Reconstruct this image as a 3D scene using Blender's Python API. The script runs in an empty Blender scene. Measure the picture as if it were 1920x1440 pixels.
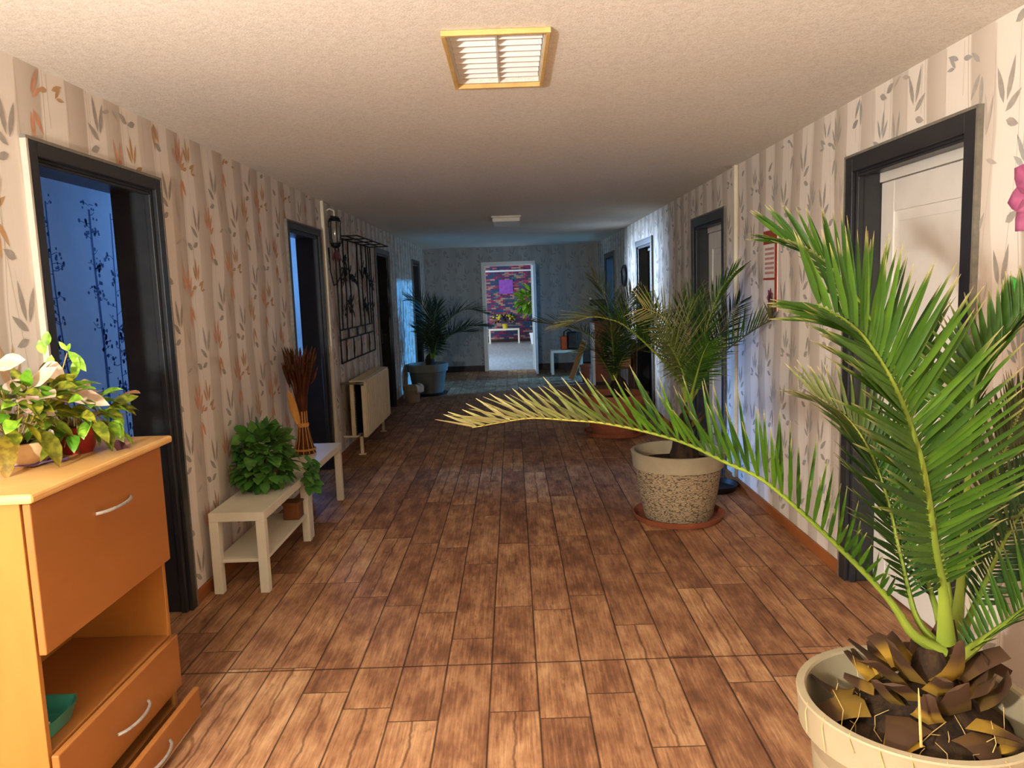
import bpy, math, random
from mathutils import Vector, Matrix, noise
R = random.Random(7)
PI = math.pi
sc = bpy.context.scene
col = sc.collection
V = Vector

# ------------------------------------------------------------------ camera
F_PX = 1422.51
PITCH, YAW, ROLL = 0.1218076, -0.0041961, -0.0352134
CAMZ, WL, WR, HC, D = 1.6068, 1.75, 1.75, 2.5, 15.43
fwd = V((math.sin(YAW)*math.cos(PITCH), math.cos(YAW)*math.cos(PITCH), -math.sin(PITCH)))
r0 = V((math.cos(YAW), -math.sin(YAW), 0)); u0 = r0.cross(fwd)
right = r0*math.cos(ROLL)+u0*math.sin(ROLL)
up = -r0*math.sin(ROLL)+u0*math.cos(ROLL)
CAM = V((0, 0, CAMZ))
cd = bpy.data.cameras.new('camera'); cam = bpy.data.objects.new('camera', cd); col.objects.link(cam)
m = Matrix((right, up, -fwd)).transposed().to_4x4(); m.translation = CAM
cam.matrix_world = m
cd.sensor_fit = 'HORIZONTAL'; cd.sensor_width = 36; cd.lens = F_PX*36/1920; cd.clip_start = 0.02
sc.camera = cam
sc.view_settings.view_transform = 'Standard'; sc.view_settings.look = 'None'
sc.view_settings.exposure = 0.0; sc.view_settings.gamma = 1.0; sc.view_settings.use_curve_mapping = False

def at(u, v, y):
    "where the sight line measured at (u, v) on the photograph meets depth y"
    d = fwd + right*((u-960)/F_PX) - up*((v-720)/F_PX)
    return CAM + d*(y/d.y)

# ------------------------------------------------------------------ mesh builder
class MB:
    def __init__(s): s.v=[]; s.f=[]; s.m=[]; s.t=[]; s.sm=[]
    def add(s, vs, fs, mat=0, tone=(0.5,0,0), smooth=False, tones=None):
        b=len(s.v); s.v.extend([tuple(x) for x in vs]); s.t.extend(tones if tones else [tone]*len(vs))
        for f in fs: s.f.append(tuple(b+i for i in f)); s.m.append(mat); s.sm.append(smooth)
    def box(s, x0,x1,y0,y1,z0,z1, mat=0):
        x0,x1=min(x0,x1),max(x0,x1); y0,y1=min(y0,y1),max(y0,y1); z0,z1=min(z0,z1),max(z0,z1)
        s.add([(x0,y0,z0),(x1,y0,z0),(x1,y1,z0),(x0,y1,z0),(x0,y0,z1),(x1,y0,z1),(x1,y1,z1),(x0,y1,z1)],
              [(0,3,2,1),(4,5,6,7),(0,1,5,4),(1,2,6,5),(2,3,7,6),(3,0,4,7)],mat)
    def obox(s, c, ax, ay, az, mat=0):
        c=V(c); vs=[]
        for k in (-1,1):
            for (i,j) in ((-1,-1),(1,-1),(1,1),(-1,1)): vs.append(c+ax*i+ay*j+az*k)
        s.add(vs,[(0,3,2,1),(4,5,6,7),(0,1,5,4),(1,2,6,5),(2,3,7,6),(3,0,4,7)],mat)
    def beam(s,p,q,w,h=None,mat=0,upv=(0,0,1)):
        p=V(p);q=V(q);h=h or w; T=(q-p); L=T.length; T.normalize()
        U=V(upv)
        if abs(T.dot(U))>.95: U=V((0,1,0))
        S=T.cross(U).normalized(); N=S.cross(T)
        s.obox((p+q)/2,T*(L/2),S*(w/2),N*(h/2),mat)
    def tube(s, pts, rad, n=8, mat=0, tone=(0.5,0,0), flat=1.0, tones=None, cap=True):
        pts=[V(p) for p in pts]; k=len(pts)
        if not isinstance(rad,(list,tuple)): rad=[rad]*k
        vs=[];fs=[];tt=[]
        T0=(pts[1]-pts[0]).normalized(); U=V((0,0,1)) if abs(T0.z)<.9 else V((0,1,0))
        for i,p in enumerate(pts):
            T=(pts[min(i+1,k-1)]-pts[max(i-1,0)]).normalized()
            S=T.cross(U)
            if S.length<1e-4: S=T.cross(V((1,0,0)))
            S.normalize(); N=S.cross(T); U=N
            for j in range(n):
                a=2*PI*j/n; vs.append(p+S*math.cos(a)*rad[i]+N*math.sin(a)*rad[i]*flat)
                tt.append(tones[i] if tones else tone)
        for i in range(k-1):
            for j in range(n):
                j2=(j+1)%n; fs.append((i*n+j,i*n+j2,(i+1)*n+j2,(i+1)*n+j))
        if cap: fs.append(tuple(range(n-1,-1,-1))); fs.append(tuple((k-1)*n+j for j in range(n)))
        s.add(vs,fs,mat,smooth=True,tones=tt)
    def lathe(s, prof, c, n=48, mat=0, cap0=True, cap1=True, wob=0.0):
        c=V(c); vs=[];fs=[]
        for (r,z) in prof:
            for j in range(n):
                a=2*PI*j/n; rr=r*(1+wob*math.sin(7*a+z*30)); vs.append(c+V((rr*math.cos(a),rr*math.sin(a),z)))
        k=len(prof)
        for i in range(k-1):
            for j in range(n):
                j2=(j+1)%n; fs.append((i*n+j,i*n+j2,(i+1)*n+j2,(i+1)*n+j))
        if cap0: fs.append(tuple(range(n-1,-1,-1)))
        if cap1: fs.append(tuple((k-1)*n+j for j in range(n)))
        s.add(vs,fs,mat,smooth=True)
    def ellipsoid(s,c,rx,ry,rz,n=14,mat=0,jit=0.0):
        c=V(c); vs=[];fs=[];k=n//2
        for i in range(k+1):
            th=PI*i/k
            for j in range(n):
                a=2*PI*j/n; q=1+jit*(noise.noise(V((math.cos(a)*math.sin(th),math.sin(a)*math.sin(th),math.cos(th)))*2.3+c*5))
                vs.append(c+V((rx*math.sin(th)*math.cos(a),ry*math.sin(th)*math.sin(a),rz*math.cos(th)))*q)
        for i in range(k):
            for j in range(n):
                j2=(j+1)%n; fs.append((i*n+j,(i+1)*n+j,(i+1)*n+j2,i*n+j2))
        s.add(vs,fs,mat,smooth=True)
    def leaf(s, base, d, nrm, L, W, mat=0, tone=0.5, dry=0.0, droop=0.3, kind='oval', fold=0.25, seg=5):
        base=V(base); d=V(d).normalized(); nrm=V(nrm); S=d.cross(nrm)
        if S.length<1e-3: S=d.cross(V((.3,.9,.2)))
        S.normalize(); N=S.cross(d)
        vs=[];fs=[];tt=[];p=base.copy(); dd=d.copy()
        for i in range(seg+1):
            t=i/seg
            if kind=='oval': w=math.sin(PI*min(1,t*1.02))**.75
            elif kind=='heart': w=(math.sin(PI*t**.62))**.8 if t<1 else 0
            else: w=(min(1,t*5+.35))*(1-t**2.2)
            w=max(w,0.02)*W/2
            if p.x<-1.70: p.x=-1.70
            Nn=S.cross(dd).normalized()
            vs+= [p-S*w+Nn*fold*w, p.copy(), p+S*w+Nn*fold*w]
            tt+= [(tone,dry,t)]*3
            dd=(dd+V((0,0,-1))*droop/seg).normalized(); p=p+dd*(L/seg)
        for i in range(seg):
            a=i*3; fs+=[(a,a+1,a+4,a+3),(a+1,a+2,a+5,a+4)]
        s.add(vs,fs,mat,smooth=True,tones=tt)
    def build(s, name, mats, parent=None, origin=None, bevel=0, angle=40, subs=False):
        me=bpy.data.meshes.new(name)
        if parent is not None:
            o=V(parent['_o']); 
        elif origin is not None: o=V(origin)
        else:
            xs=[v[0] for v in s.v]; ys=[v[1] for v in s.v]; zs=[v[2] for v in s.v]
            o=V(((min(xs)+max(xs))/2,(min(ys)+max(ys))/2,min(zs)))
        me.from_pydata([(v[0]-o.x,v[1]-o.y,v[2]-o.z) for v in s.v],[],s.f)
        if not isinstance(mats,(list,tuple)): mats=[mats]
        for x in mats: me.materials.append(x)
        me.polygons.foreach_set('material_index',s.m)
        me.polygons.foreach_set('use_smooth',s.sm)
        at_=me.attributes.new('tone','FLOAT_VECTOR','POINT')
        at_.data.foreach_set('vector',[c for t in s.t for c in t])
        me.update()
        if any(s.sm) and not subs:
            try: me.set_sharp_from_angle(angle=math.radians(angle))
            except Exception: pass
        ob=bpy.data.objects.new(name,me); col.objects.link(ob)
        if parent is not None: ob.parent=parent
        else: ob.location=o
        ob['_o']=tuple(o)
        if bevel:
            b=ob.modifiers.new('bevel','BEVEL'); b.width=bevel; b.segments=2; b.limit_method='ANGLE'; b.angle_limit=math.radians(40)
        return ob

def empty(name, loc, label=None, cat=None, group=None, kind=None):
    o=bpy.data.objects.new(name,None); o.location=V(loc); o.empty_display_size=.1; col.objects.link(o); o['_o']=tuple(loc)
    tag(o,label,cat,group,kind); return o
def tag(o,label=None,cat=None,group=None,kind=None):
    if label: o['label']=label
    if cat: o['category']=cat
    if group: o['group']=group
    if kind: o['kind']=kind
    return o
def struct(mb,name,mats,**k):
    o=mb.build(name,mats,origin=(0,0,0),**k); o['kind']='structure'; return o

# ------------------------------------------------------------------ materials
def lin(r,g,b):
    f=lambda c:(c/255/12.92 if c/255<=.04045 else ((c/255+.055)/1.055)**2.4)
    return (f(r),f(g),f(b),1)
class NT:
    def __init__(s,name):
        s.mat=bpy.data.materials.new(name); s.mat.use_nodes=True; s.t=s.mat.node_tree; s.t.nodes.clear()
        s.out=s.n('ShaderNodeOutputMaterial'); s.p=s.n('ShaderNodeBsdfPrincipled'); s.t.links.new(s.p.outputs[0],s.out.inputs[0])
    def n(s,k,**a):
        x=s.t.nodes.new(k)
        for q,w in a.items(): setattr(x,q,w)
        return x
    def l(s,a,b): s.t.links.new(a,b)
    def put(s,inp,val):
        if hasattr(val,'is_linked') or isinstance(val,bpy.types.NodeSocket): s.l(val,inp)
        else: inp.default_value=val
    def math(s,op,a,b=0,c=None,clamp=False):
        x=s.n('ShaderNodeMath',operation=op,use_clamp=clamp); s.put(x.inputs[0],a); s.put(x.inputs[1],b)
        if c is not None: s.put(x.inputs[2],c)
        return x.outputs[0]
    def mix(s,f,a,b,mode='MIX'):
        x=s.n('ShaderNodeMix',data_type='RGBA',blend_type=mode); s.put(x.inputs[0],f); s.put(x.inputs[6],a); s.put(x.inputs[7],b); return x.outputs[2]
    def noise(s,vec,scale=5,detail=3,rough=.5,dim='3D'):
        x=s.n('ShaderNodeTexNoise',noise_dimensions=dim); s.put(x.inputs['Scale'],scale); x.inputs['Detail'].default_value=detail; x.inputs['Roughness'].default_value=rough
        if vec is not None: s.l(vec,x.inputs['W' if dim=='1D' else 'Vector'])
        return x.outputs[0]
    def white(s,vec,dim='2D'):
        x=s.n('ShaderNodeTexWhiteNoise',noise_dimensions=dim); s.l(vec,x.inputs['W' if dim=='1D' else 'Vector']); return x
    def pos(s):
        return s.n('ShaderNodeNewGeometry').outputs['Position']
    def obj(s): return s.n('ShaderNodeTexCoord').outputs['Object']
    def sep(s,v):
        x=s.n('ShaderNodeSeparateXYZ'); s.l(v,x.inputs[0]); return x.outputs
    def comb(s,a=0,b=0,c=0):
        x=s.n('ShaderNodeCombineXYZ'); s.put(x.inputs[0],a); s.put(x.inputs[1],b); s.put(x.inputs[2],c); return x.outputs[0]
    def ramp(s,f,stops,interp='LINEAR'):
        x=s.n('ShaderNodeValToRGB'); s.l(f,x.inputs[0]); x.color_ramp.interpolation=interp; e=x.color_ramp.elements
        while len(e)<len(stops): e.new(.5)
        for i,(p,c) in enumerate(stops): e[i].position=p; e[i].color=c
        return x.outputs[0]
    def maprange(s,v,a,b,c=0,d=1):
        x=s.n('ShaderNodeMapRange',interpolation_type='SMOOTHSTEP'); s.l(v,x.inputs[0])
        for i,k in zip((1,2,3,4),(a,b,c,d)): x.inputs[i].default_value=k
        return x.outputs[0]
    def bump(s,h,st=.3,dist=.01):
        x=s.n('ShaderNodeBump'); x.inputs['Strength'].default_value=st; x.inputs['Distance'].default_value=dist; s.l(h,x.inputs['Height']); s.l(x.outputs[0],s.p.inputs['Normal'])
    def base(s,c,rough=.5,spec=.5,metal=0):
        s.put(s.p.inputs['Base Color'],c); s.put(s.p.inputs['Roughness'],rough); s.p.inputs['Specular IOR Level'].default_value=spec; s.p.inputs['Metallic'].default_value=metal
        return s.mat

def pm(name,c1,c2=None,scale=12,rough=.5,spec=.4,metal=0,stretch=(1,1,1),bump=0,bscale=None,detail=4):
    "two tone procedural surface"
    t=NT(name); v=t.obj(); mp=t.n('ShaderNodeMapping'); t.l(v,mp.inputs[0]); mp.inputs['Scale'].default_value=stretch
    n=t.noise(mp.outputs[0],scale,detail,.6)
    c2=c2 or tuple(x*.8 for x in c1[:3])+(1,)
    c=t.ramp(n,[(.3,c2),(.7,c1)])
    if bump: t.bump(t.noise(mp.outputs[0],bscale or scale*6,3),bump,.004)
    return t.base(c,rough,spec,metal)

M={}
# floor -------------------------------------------------------------
def floor_mat():
    t=NT('wood_laminate'); P=t.pos(); x,y,z=t.sep(P)
    W=.193
    px=t.math('DIVIDE',t.math('SUBTRACT',x,.05),W); cx=t.math('FLOOR',px); fx=t.math('FRACT',px)
    rc=t.white(cx,'1D').outputs['Value']
    py=t.math('ADD',t.math('DIVIDE',y,.98),t.math('MULTIPLY',rc,7.3)); cy=t.math('FLOOR',py); fy=t.math('FRACT',py)
    idv=t.comb(cx,cy,0); wn=t.white(idv,'2D'); rp=wn.outputs['Value']
    # some planks are cut shorter
    off=t.math('MULTIPLY',rp,19.0)
    g=t.noise(t.comb(t.math('MULTIPLY',x,105),t.math('MULTIPLY',y,5),off),1.0,6,.68)
    cl=t.noise(t.comb(t.math('MULTIPLY',x,11),t.math('MULTIPLY',y,4.2),off),1.0,4,.6)
    kn=t.noise(t.comb(t.math('MULTIPLY',x,22),t.math('MULTIPLY',y,9),off),1.0,3,.6)
    f=t.math('ADD',t.math('MULTIPLY',cl,.55),t.math('MULTIPLY',g,.45))
    f=t.math('ADD',f,t.math('MULTIPLY',t.math('SUBTRACT',rp,.5),.14))
    c=t.ramp(f,[(.29,lin(90,58,40)),(.44,lin(134,90,62)),(.53,lin(164,116,80)),(.67,lin(200,154,110))])
    c=t.mix(t.maprange(kn,.58,.76,0,.5),c,lin(92,56,36))
    # lengthwise dark split in the middle of some planks
    wob=t.noise(t.comb(off,t.math('MULTIPLY',y,6),0),1.0,4,.6)
    dm=t.math('ABSOLUTE',t.math('SUBTRACT',fx,t.math('ADD',.5,t.math('MULTIPLY',t.math('SUBTRACT',wob,.5),.22))))
    cr=t.math('MULTIPLY',t.math('SUBTRACT',1,t.maprange(dm,.012,.035)),t.math('GREATER_THAN',rp,.6))
    c=t.mix(t.math('MULTIPLY',cr,.6),c,lin(60,36,24))
    ex=t.math('MINIMUM',fx,t.math('SUBTRACT',1,fx)); ey=t.math('MINIMUM',fy,t.math('SUBTRACT',1,fy))
    gap=t.math('MAXIMUM',t.math('SUBTRACT',1,t.maprange(ex,.008,.028)),t.math('SUBTRACT',1,t.maprange(ey,.001,.0045)))
    # butt seams of the flooring sheets
    for ys in (3.13,7.04,11.0):
        gap=t.math('MAXIMUM',gap,t.math('SUBTRACT',1,t.maprange(t.math('ABSOLUTE',t.math('SUBTRACT',y,ys)),.002,.007)))
    c=t.mix(t.math('MULTIPLY',gap,.8),c,lin(34,20,13))
    h=t.math('SUBTRACT',t.math('MULTIPLY',g,.25),gap)
    t.bump(h,.35,.004)
    return t.base(c,t.math('ADD',.5,t.math('MULTIPLY',g,.2)),.2)
M['floor']=floor_mat()
def ceil_mat():
    t=NT('rough_plaster'); P=t.pos()
    a=t.noise(P,55,4,.75); b=t.noise(P,150,2,.6); c_=t.noise(P,1.3,3)
    h=t.math('ADD',t.math('MULTIPLY',a,.6),t.math('MULTIPLY',b,.5))
    c=t.ramp(h,[(.36,lin(214,206,192)),(.62,lin(246,242,232))])
    c=t.mix(t.math('MULTIPLY',c_,.18),c,lin(205,190,160))
    t.bump(h,.45,.006)
    return t.base(c,.95,.1)
M['ceiling']=ceil_mat()
def wallpaper(name,axis,light,dark):
    t=NT(name); x,y,z=t.sep(t.pos()); u=(x,y)[axis]
    wob=t.noise(t.comb(t.math('MULTIPLY',u,.8),t.math('MULTIPLY',z,1.3),0),1.0,1)
    ph=t.math('DIVIDE',t.math('ADD',u,t.math('MULTIPLY',t.math('SUBTRACT',wob,.5),.16)),.31)
    fr=t.math('FRACT',ph); cell=t.math('FLOOR',ph)
    band=t.math('MULTIPLY',t.maprange(fr,.0,.035),t.math('SUBTRACT',1,t.maprange(fr,.46,.52)))
    fade=t.math('ADD',.6,t.math('MULTIPLY',t.maprange(fr,0,.5),.4))
    rc=t.white(cell,'1D').outputs['Value']
    f=t.math('MULTIPLY',t.math('MULTIPLY',band,fade),t.math('ADD',.65,t.math('MULTIPLY',rc,.35)))
    fib=t.noise(t.comb(t.math('MULTIPLY',u,160),t.math('MULTIPLY',z,9),0),1.0,3,.6)
    c=t.mix(f,light,dark)
    c=t.mix(t.math('MULTIPLY',fib,.16),c,dark)
    ln=t.math('SUBTRACT',1,t.maprange(t.math('ABSOLUTE',t.math('SUBTRACT',fr,.54)),.004,.014))
    c=t.mix(t.math('MULTIPLY',ln,.35),c,lin(130,112,96))
    t.bump(fib,.12,.003)
    return t.base(c,.7,.25)
M['paper_y']=wallpaper('wallpaper_striped',1,lin(238,226,212),lin(188,172,154))
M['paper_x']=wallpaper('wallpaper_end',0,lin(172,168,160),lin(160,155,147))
M['print_orange']=pm('print_orange',lin(214,160,126),lin(196,138,106),30,.7,.2)
M['print_ochre']=pm('print_ochre',lin(204,164,120),lin(186,146,106),30,.7,.2)
M['print_grey']=pm('print_grey',lin(178,168,156),lin(160,150,138),30,.7,.2)
M['print_taupe']=pm('print_taupe',lin(192,178,164),lin(180,166,152),30,.7,.2)
M['print_blue_grey']=pm('print_blue_grey',lin(176,172,164),lin(158,154,148),30,.7,.2)
M['print_stem']=pm('print_stem',lin(200,184,166),lin(188,172,154),30,.7,.2)
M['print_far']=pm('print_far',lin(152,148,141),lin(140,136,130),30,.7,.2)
M['branch_paper']=pm('branch_paper',lin(235,235,238),lin(222,224,230),4,.7,.2)
M['branch_print']=pm('branch_print',lin(84,104,150),lin(60,84,132),20,.7,.2)
M['plaster']=pm('plain_plaster',lin(232,230,226),lin(222,220,214),3,.85,.15,bump=.1)
M['frame_paint']=pm('anthracite_gloss_paint',lin(46,45,46),lin(36,36,38),8,.35,.4,bump=.1,bscale=60)
M['frame_grey']=pm('worn_grey_edge',lin(130,122,108),lin(104,98,86),30,.5,.4)
M['white_door']=pm('white_door_paint',lin(238,232,222),lin(230,222,210),4,.4,.4)
M['brown_door']=pm('dark_brown_door',lin(44,34,27),lin(33,26,21),6,.5,.3,stretch=(4,4,.4))
M['brass']=pm('dull_metal',lin(170,160,140),lin(140,130,112),20,.3,.5,1)
M['base_wood']=pm('skirting_wood',lin(164,96,48),lin(130,72,34),10,.5,.3,stretch=(1,.15,1))
M['base_dark']=pm('skirting_dark',lin(70,52,42),lin(52,38,30),10,.5,.3)
M['cream']=pm('cream_plastic',lin(232,222,196),lin(220,208,180),6,.45,.4)
M['beech']=pm('beech_veneer',lin(176,116,52),lin(158,100,42),4,.38,.4,stretch=(1,1,.25),detail=5)
M['beech_dark']=pm('beech_front',lin(166,104,50),lin(150,92,42),3,.38,.4,stretch=(1,.3,1.2),detail=5)
M['beech_edge']=pm('beech_edge',lin(224,176,110),lin(206,152,84),6,.35,.45)
M['steel']=pm('brushed_steel',lin(196,188,176),lin(160,152,142),40,.35,.5,.5)
M['table_white']=pm('ivory_foil',lin(236,228,204),lin(228,218,192),5,.45,.35)
M['enamel']=pm('radiator_enamel',lin(238,220,180),lin(226,204,160),6,.4,.4)
M['iron']=pm('black_iron',lin(18,17,17),lin(12,11,11),30,.6,.25)
M['dark']=pm('dark_void',lin(22,20,19),lin(16,14,13),10,.8,.1)
M['switch']=M['cream']
M['pot_beige']=pm('pot_beige_glaze',lin(166,149,118),lin(150,134,106),5,.6,.25,bump=.1)
M['pot_stone']=None
M['terracotta']=pm('terracotta',lin(156,88,58),lin(130,68,42),10,.65,.25,bump=.1)
M['grey_pot']=pm('grey_pot',lin(112,106,92),lin(94,90,78),6,.6,.3)
M['dark_tray']=pm('dark_tray',lin(48,40,36),lin(34,28,25),10,.5,.3)
M['soil']=pm('potting_soil',lin(58,42,28),lin(24,17,11),40,.95,.1,bump=.8,bscale=90)
M['fibre']=pm('palm_fibre',lin(62,44,28),lin(20,13,8),30,.85,.15,stretch=(1,1,.3),bump=.6)
def stone_mat():
    t=NT('pot_bark_relief'); v=t.obj(); x,y,z=t.sep(v)
    ang=t.math('ARCTAN2',y,x)
    q=t.comb(t.math('MULTIPLY',ang,4.2),t.math('MULTIPLY',z,46),0)
    vo=t.n('ShaderNodeTexVoronoi',feature='DISTANCE_TO_EDGE'); t.l(q,vo.inputs['Vector']); vo.inputs['Scale'].default_value=2.2
    n=t.noise(q,1.6,5,.7)
    e=t.math('MULTIPLY',t.math('SUBTRACT',1,t.maprange(vo.outputs['Distance'],.05,.17)),t.maprange(n,.44,.53))
    c=t.mix(t.math('MULTIPLY',e,.85),t.ramp(n,[(.3,lin(150,124,92)),(.7,lin(192,168,132))]),lin(58,42,28))
    t.bump(t.math('SUBTRACT',n,e),.6,.006)
    return t.base(c,.85,.15)
M['pot_stone']=stone_mat()
def leafmat(name,dark,light,dry,tip=.45,transl=.18,rough=.5,tips=(.75,1.0),nscale=18,namt=.25,nalt=None):
    t=NT(name); a=t.n('ShaderNodeAttribute',attribute_name='tone'); r,d,al=t.sep(a.outputs['Vector'])
    c=t.mix(r,dark,light)
    n=t.noise(t.obj(),nscale,3)
    c=t.mix(t.maprange(n,.35,.65,0,namt),c,dark if nalt is None else nalt)
    f=t.math('ADD',d,t.math('MULTIPLY',t.maprange(al,*tips),tip),clamp=True)
    c=t.mix(f,c,dry)
    t.base(c,rough,.22)
    tr=t.n('ShaderNodeBsdfTranslucent'); t.l(c,tr.inputs[0])
    mx=t.n('ShaderNodeMixShader'); mx.inputs[0].default_value=transl
    t.l(t.p.outputs[0],mx.inputs[1]); t.l(tr.outputs[0],mx.inputs[2]); t.l(mx.outputs[0],t.out.inputs[0])
    return t.mat
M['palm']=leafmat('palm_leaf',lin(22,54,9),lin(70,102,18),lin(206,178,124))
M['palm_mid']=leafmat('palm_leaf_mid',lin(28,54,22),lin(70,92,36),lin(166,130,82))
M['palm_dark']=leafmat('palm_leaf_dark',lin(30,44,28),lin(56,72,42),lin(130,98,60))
M['rachis']=leafmat('palm_stalk',lin(88,108,30),lin(124,136,46),lin(208,164,84),0,.05)
M['stub']=leafmat('palm_leaf_base',lin(104,82,30),lin(206,156,52),lin(66,44,28),1.0,.03,.7,tips=(.3,.8))
M['straw']=pm('dry_grass',lin(206,176,110),lin(170,132,74),20,.7,.2)
M['ivy']=leafmat('ivy_leaf',lin(16,60,22),lin(58,118,42),lin(150,180,90),.15,.1,.4,nscale=26,namt=.7,nalt=lin(74,128,48))
M['croton']=leafmat('croton_leaf',lin(60,92,22),lin(190,176,50),lin(150,64,36),.2,.15,.4,nscale=45,namt=.8,nalt=lin(52,72,20))
M['lime']=leafmat('lime_leaf',lin(70,128,24),lin(172,204,62),lin(236,232,190),.2,.2,.4,nscale=40,namt=.7,nalt=lin(60,112,24))
M['pinkleaf']=leafmat('pink_leaf',lin(206,160,140),lin(238,208,186),lin(240,226,186),.4,.2,.45,nscale=30,namt=.5,nalt=lin(170,150,96))
M['darkred']=leafmat('dark_red_leaf',lin(64,30,34),lin(104,50,50),lin(90,60,70),.2,.05,.5)
M['stem']=pm('plant_stem',lin(170,150,90),lin(130,110,60),20,.6,.2)
M['red_pot']=pm('red_pot',lin(168,44,40),lin(130,30,30),8,.35,.4)
M['bowl']=pm('ribbed_bowl',lin(228,190,140),lin(206,164,112),12,.6,.3)
M['purple']=pm('purple_cloth',lin(120,88,110),lin(84,58,80),16,.7,.2)
M['reed']=pm('brown_reed',lin(104,54,26),lin(54,26,14),40,.7,.2,stretch=(1,1,.2))
M['reed_light']=pm('light_reed',lin(214,156,84),lin(180,116,56),30,.7,.2)
M['grasshead']=pm('grass_head',lin(92,56,34),lin(50,29,20),40,.85,.1)
M['redberry']=pm('dried_red',lin(128,30,44),lin(84,22,32),30,.8,.1)
M['husk']=pm('tan_husk',lin(224,168,92),lin(196,136,64),10,.6,.2,stretch=(1,1,.3))
M['teal']=pm('teal_plastic',lin(62,146,124),lin(48,122,104),6,.35,.4)
M['louver']=pm('louver_white',lin(236,232,226),lin(226,222,214),6,.35,.5)
M['lampframe']=pm('lamp_frame',lin(222,188,120),lin(196,160,92),10,.4,.4)
M['opal']=pm('opal_cover',lin(238,234,224),lin(230,224,212),4,.4,.4)
M['glass_dark']=pm('smoked_glass',lin(150,140,125),lin(110,100,90),8,.12,.6)
M['black']=pm('black_plastic',lin(20,20,22),lin(14,14,15),10,.4,.4)
M['white']=pm('white_paint',lin(235,236,238),lin(226,228,230),6,.5,.3)
M['paper']=pm('white_paper',lin(236,230,224),lin(222,214,206),10,.8,.1)
M['orange']=pm('orange_plastic',lin(224,90,30),lin(190,66,20),8,.5,.3)
M['plank']=pm('pine_board',lin(190,146,98),lin(160,114,70),8,.6,.2,stretch=(4,4,.5))
M['walnut']=pm('brown_wood',lin(130,80,46),lin(98,56,30),6,.5,.3,stretch=(1,1,.4))
M['redbrown']=pm('red_brown_wood',lin(150,84,58),lin(124,64,44),6,.5,.3,stretch=(1,1,.4))
M['card']=pm('cardboard',lin(190,150,104),lin(168,128,84),8,.8,.1)
M['bag']=pm('plastic_bag',lin(222,222,224),lin(200,200,204),10,.5,.3)
M['cal_red']=pm('calendar_red',lin(168,74,50),lin(140,56,40),14,.6,.2)
M['cal_purple']=pm('calendar_flower',lin(134,48,84),lin(176,110,130),24,.6,.2)
M['cal_ink']=pm('calendar_ink',lin(200,150,136),lin(180,126,116),24,.6,.2)
M['pink']=pm('pink_petal',lin(196,112,146),lin(172,84,122),12,.6,.2)
M['green_leaf']=pm('green_print_leaf',lin(80,190,80),lin(60,160,60),12,.5,.3)
M['violet']=None
def brickpaper():
    t=NT('coloured_brick_wallpaper'); x,y,z=t.sep(t.pos())
    rz=t.math('DIVIDE',z,.05); cz=t.math('FLOOR',rz); fz=t.math('FRACT',rz)
    rx=t.math('ADD',t.math('DIVIDE',x,.15),t.math('MULTIPLY',t.math('MODULO',cz,2),.5)); cx=t.math('FLOOR',rx); fx=t.math('FRACT',rx)
    rv=t.white(t.comb(cx,cz,0),'2D').outputs['Value']
    big=t.noise(t.comb(t.math('MULTIPLY',x,1.5),t.math('MULTIPLY',z,4.5),0),1.0,3)
    f=t.math('ADD',t.math('MULTIPLY',rv,.62),t.math('MULTIPLY',big,.45))
    c=t.ramp(f,[(.22,lin(44,70,104)),(.36,lin(62,84,112)),(.47,lin(74,58,92)),(.56,lin(140,44,84)),(.64,lin(150,60,90)),(.76,lin(186,140,120)),(.86,lin(60,104,116))])
    mo=t.math('MAXIMUM',t.math('LESS_THAN',fz,.12),t.math('LESS_THAN',fx,.05))
    c=t.mix(t.math('MULTIPLY',mo,.7),c,lin(44,46,60))
    return t.base(c,.7,.2)
M['bricks']=brickpaper()
M['violet']=pm('violet_print',lin(170,90,190),lin(120,70,170),9,.5,.3)
M['yellow']=pm('yellow_petal',lin(226,206,70),lin(190,170,40),20,.6,.2)

# ------------------------------------------------------------------ setting: room shell
ZT=2.215
L_DOORS=[(2.824,3.865),(6.01,7.06),(9.85,10.95),(13.48,14.53)]
R_DOORS=[(2.888,3.99),(6.243,7.367),(9.461,10.665),(12.912,14.229)]
TW=.2
b=MB(); b.box(-3.6,6.3,-7.2,24.6,-.1,0); struct(b,'floor',M['floor'])
LX0,LX1,LY0,LY1=-.215,.165,2.72,3.42
b=MB(); b.box(-3.6,6.3,-7.2,LY0+.02,HC,HC+.1); b.box(-3.6,6.3,LY1-.02,24.6,HC,HC+.1); b.box(-3.6,LX0+.02,LY0+.02,LY1-.02,HC,HC+.1); b.box(LX1-.02,6.3,LY0+.02,LY1-.02,HC,HC+.1); b.box(LX0-.1,LX1+.1,LY0-.1,LY1+.1,HC+.1,HC+.12); struct(b,'ceiling',M['ceiling'])

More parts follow.
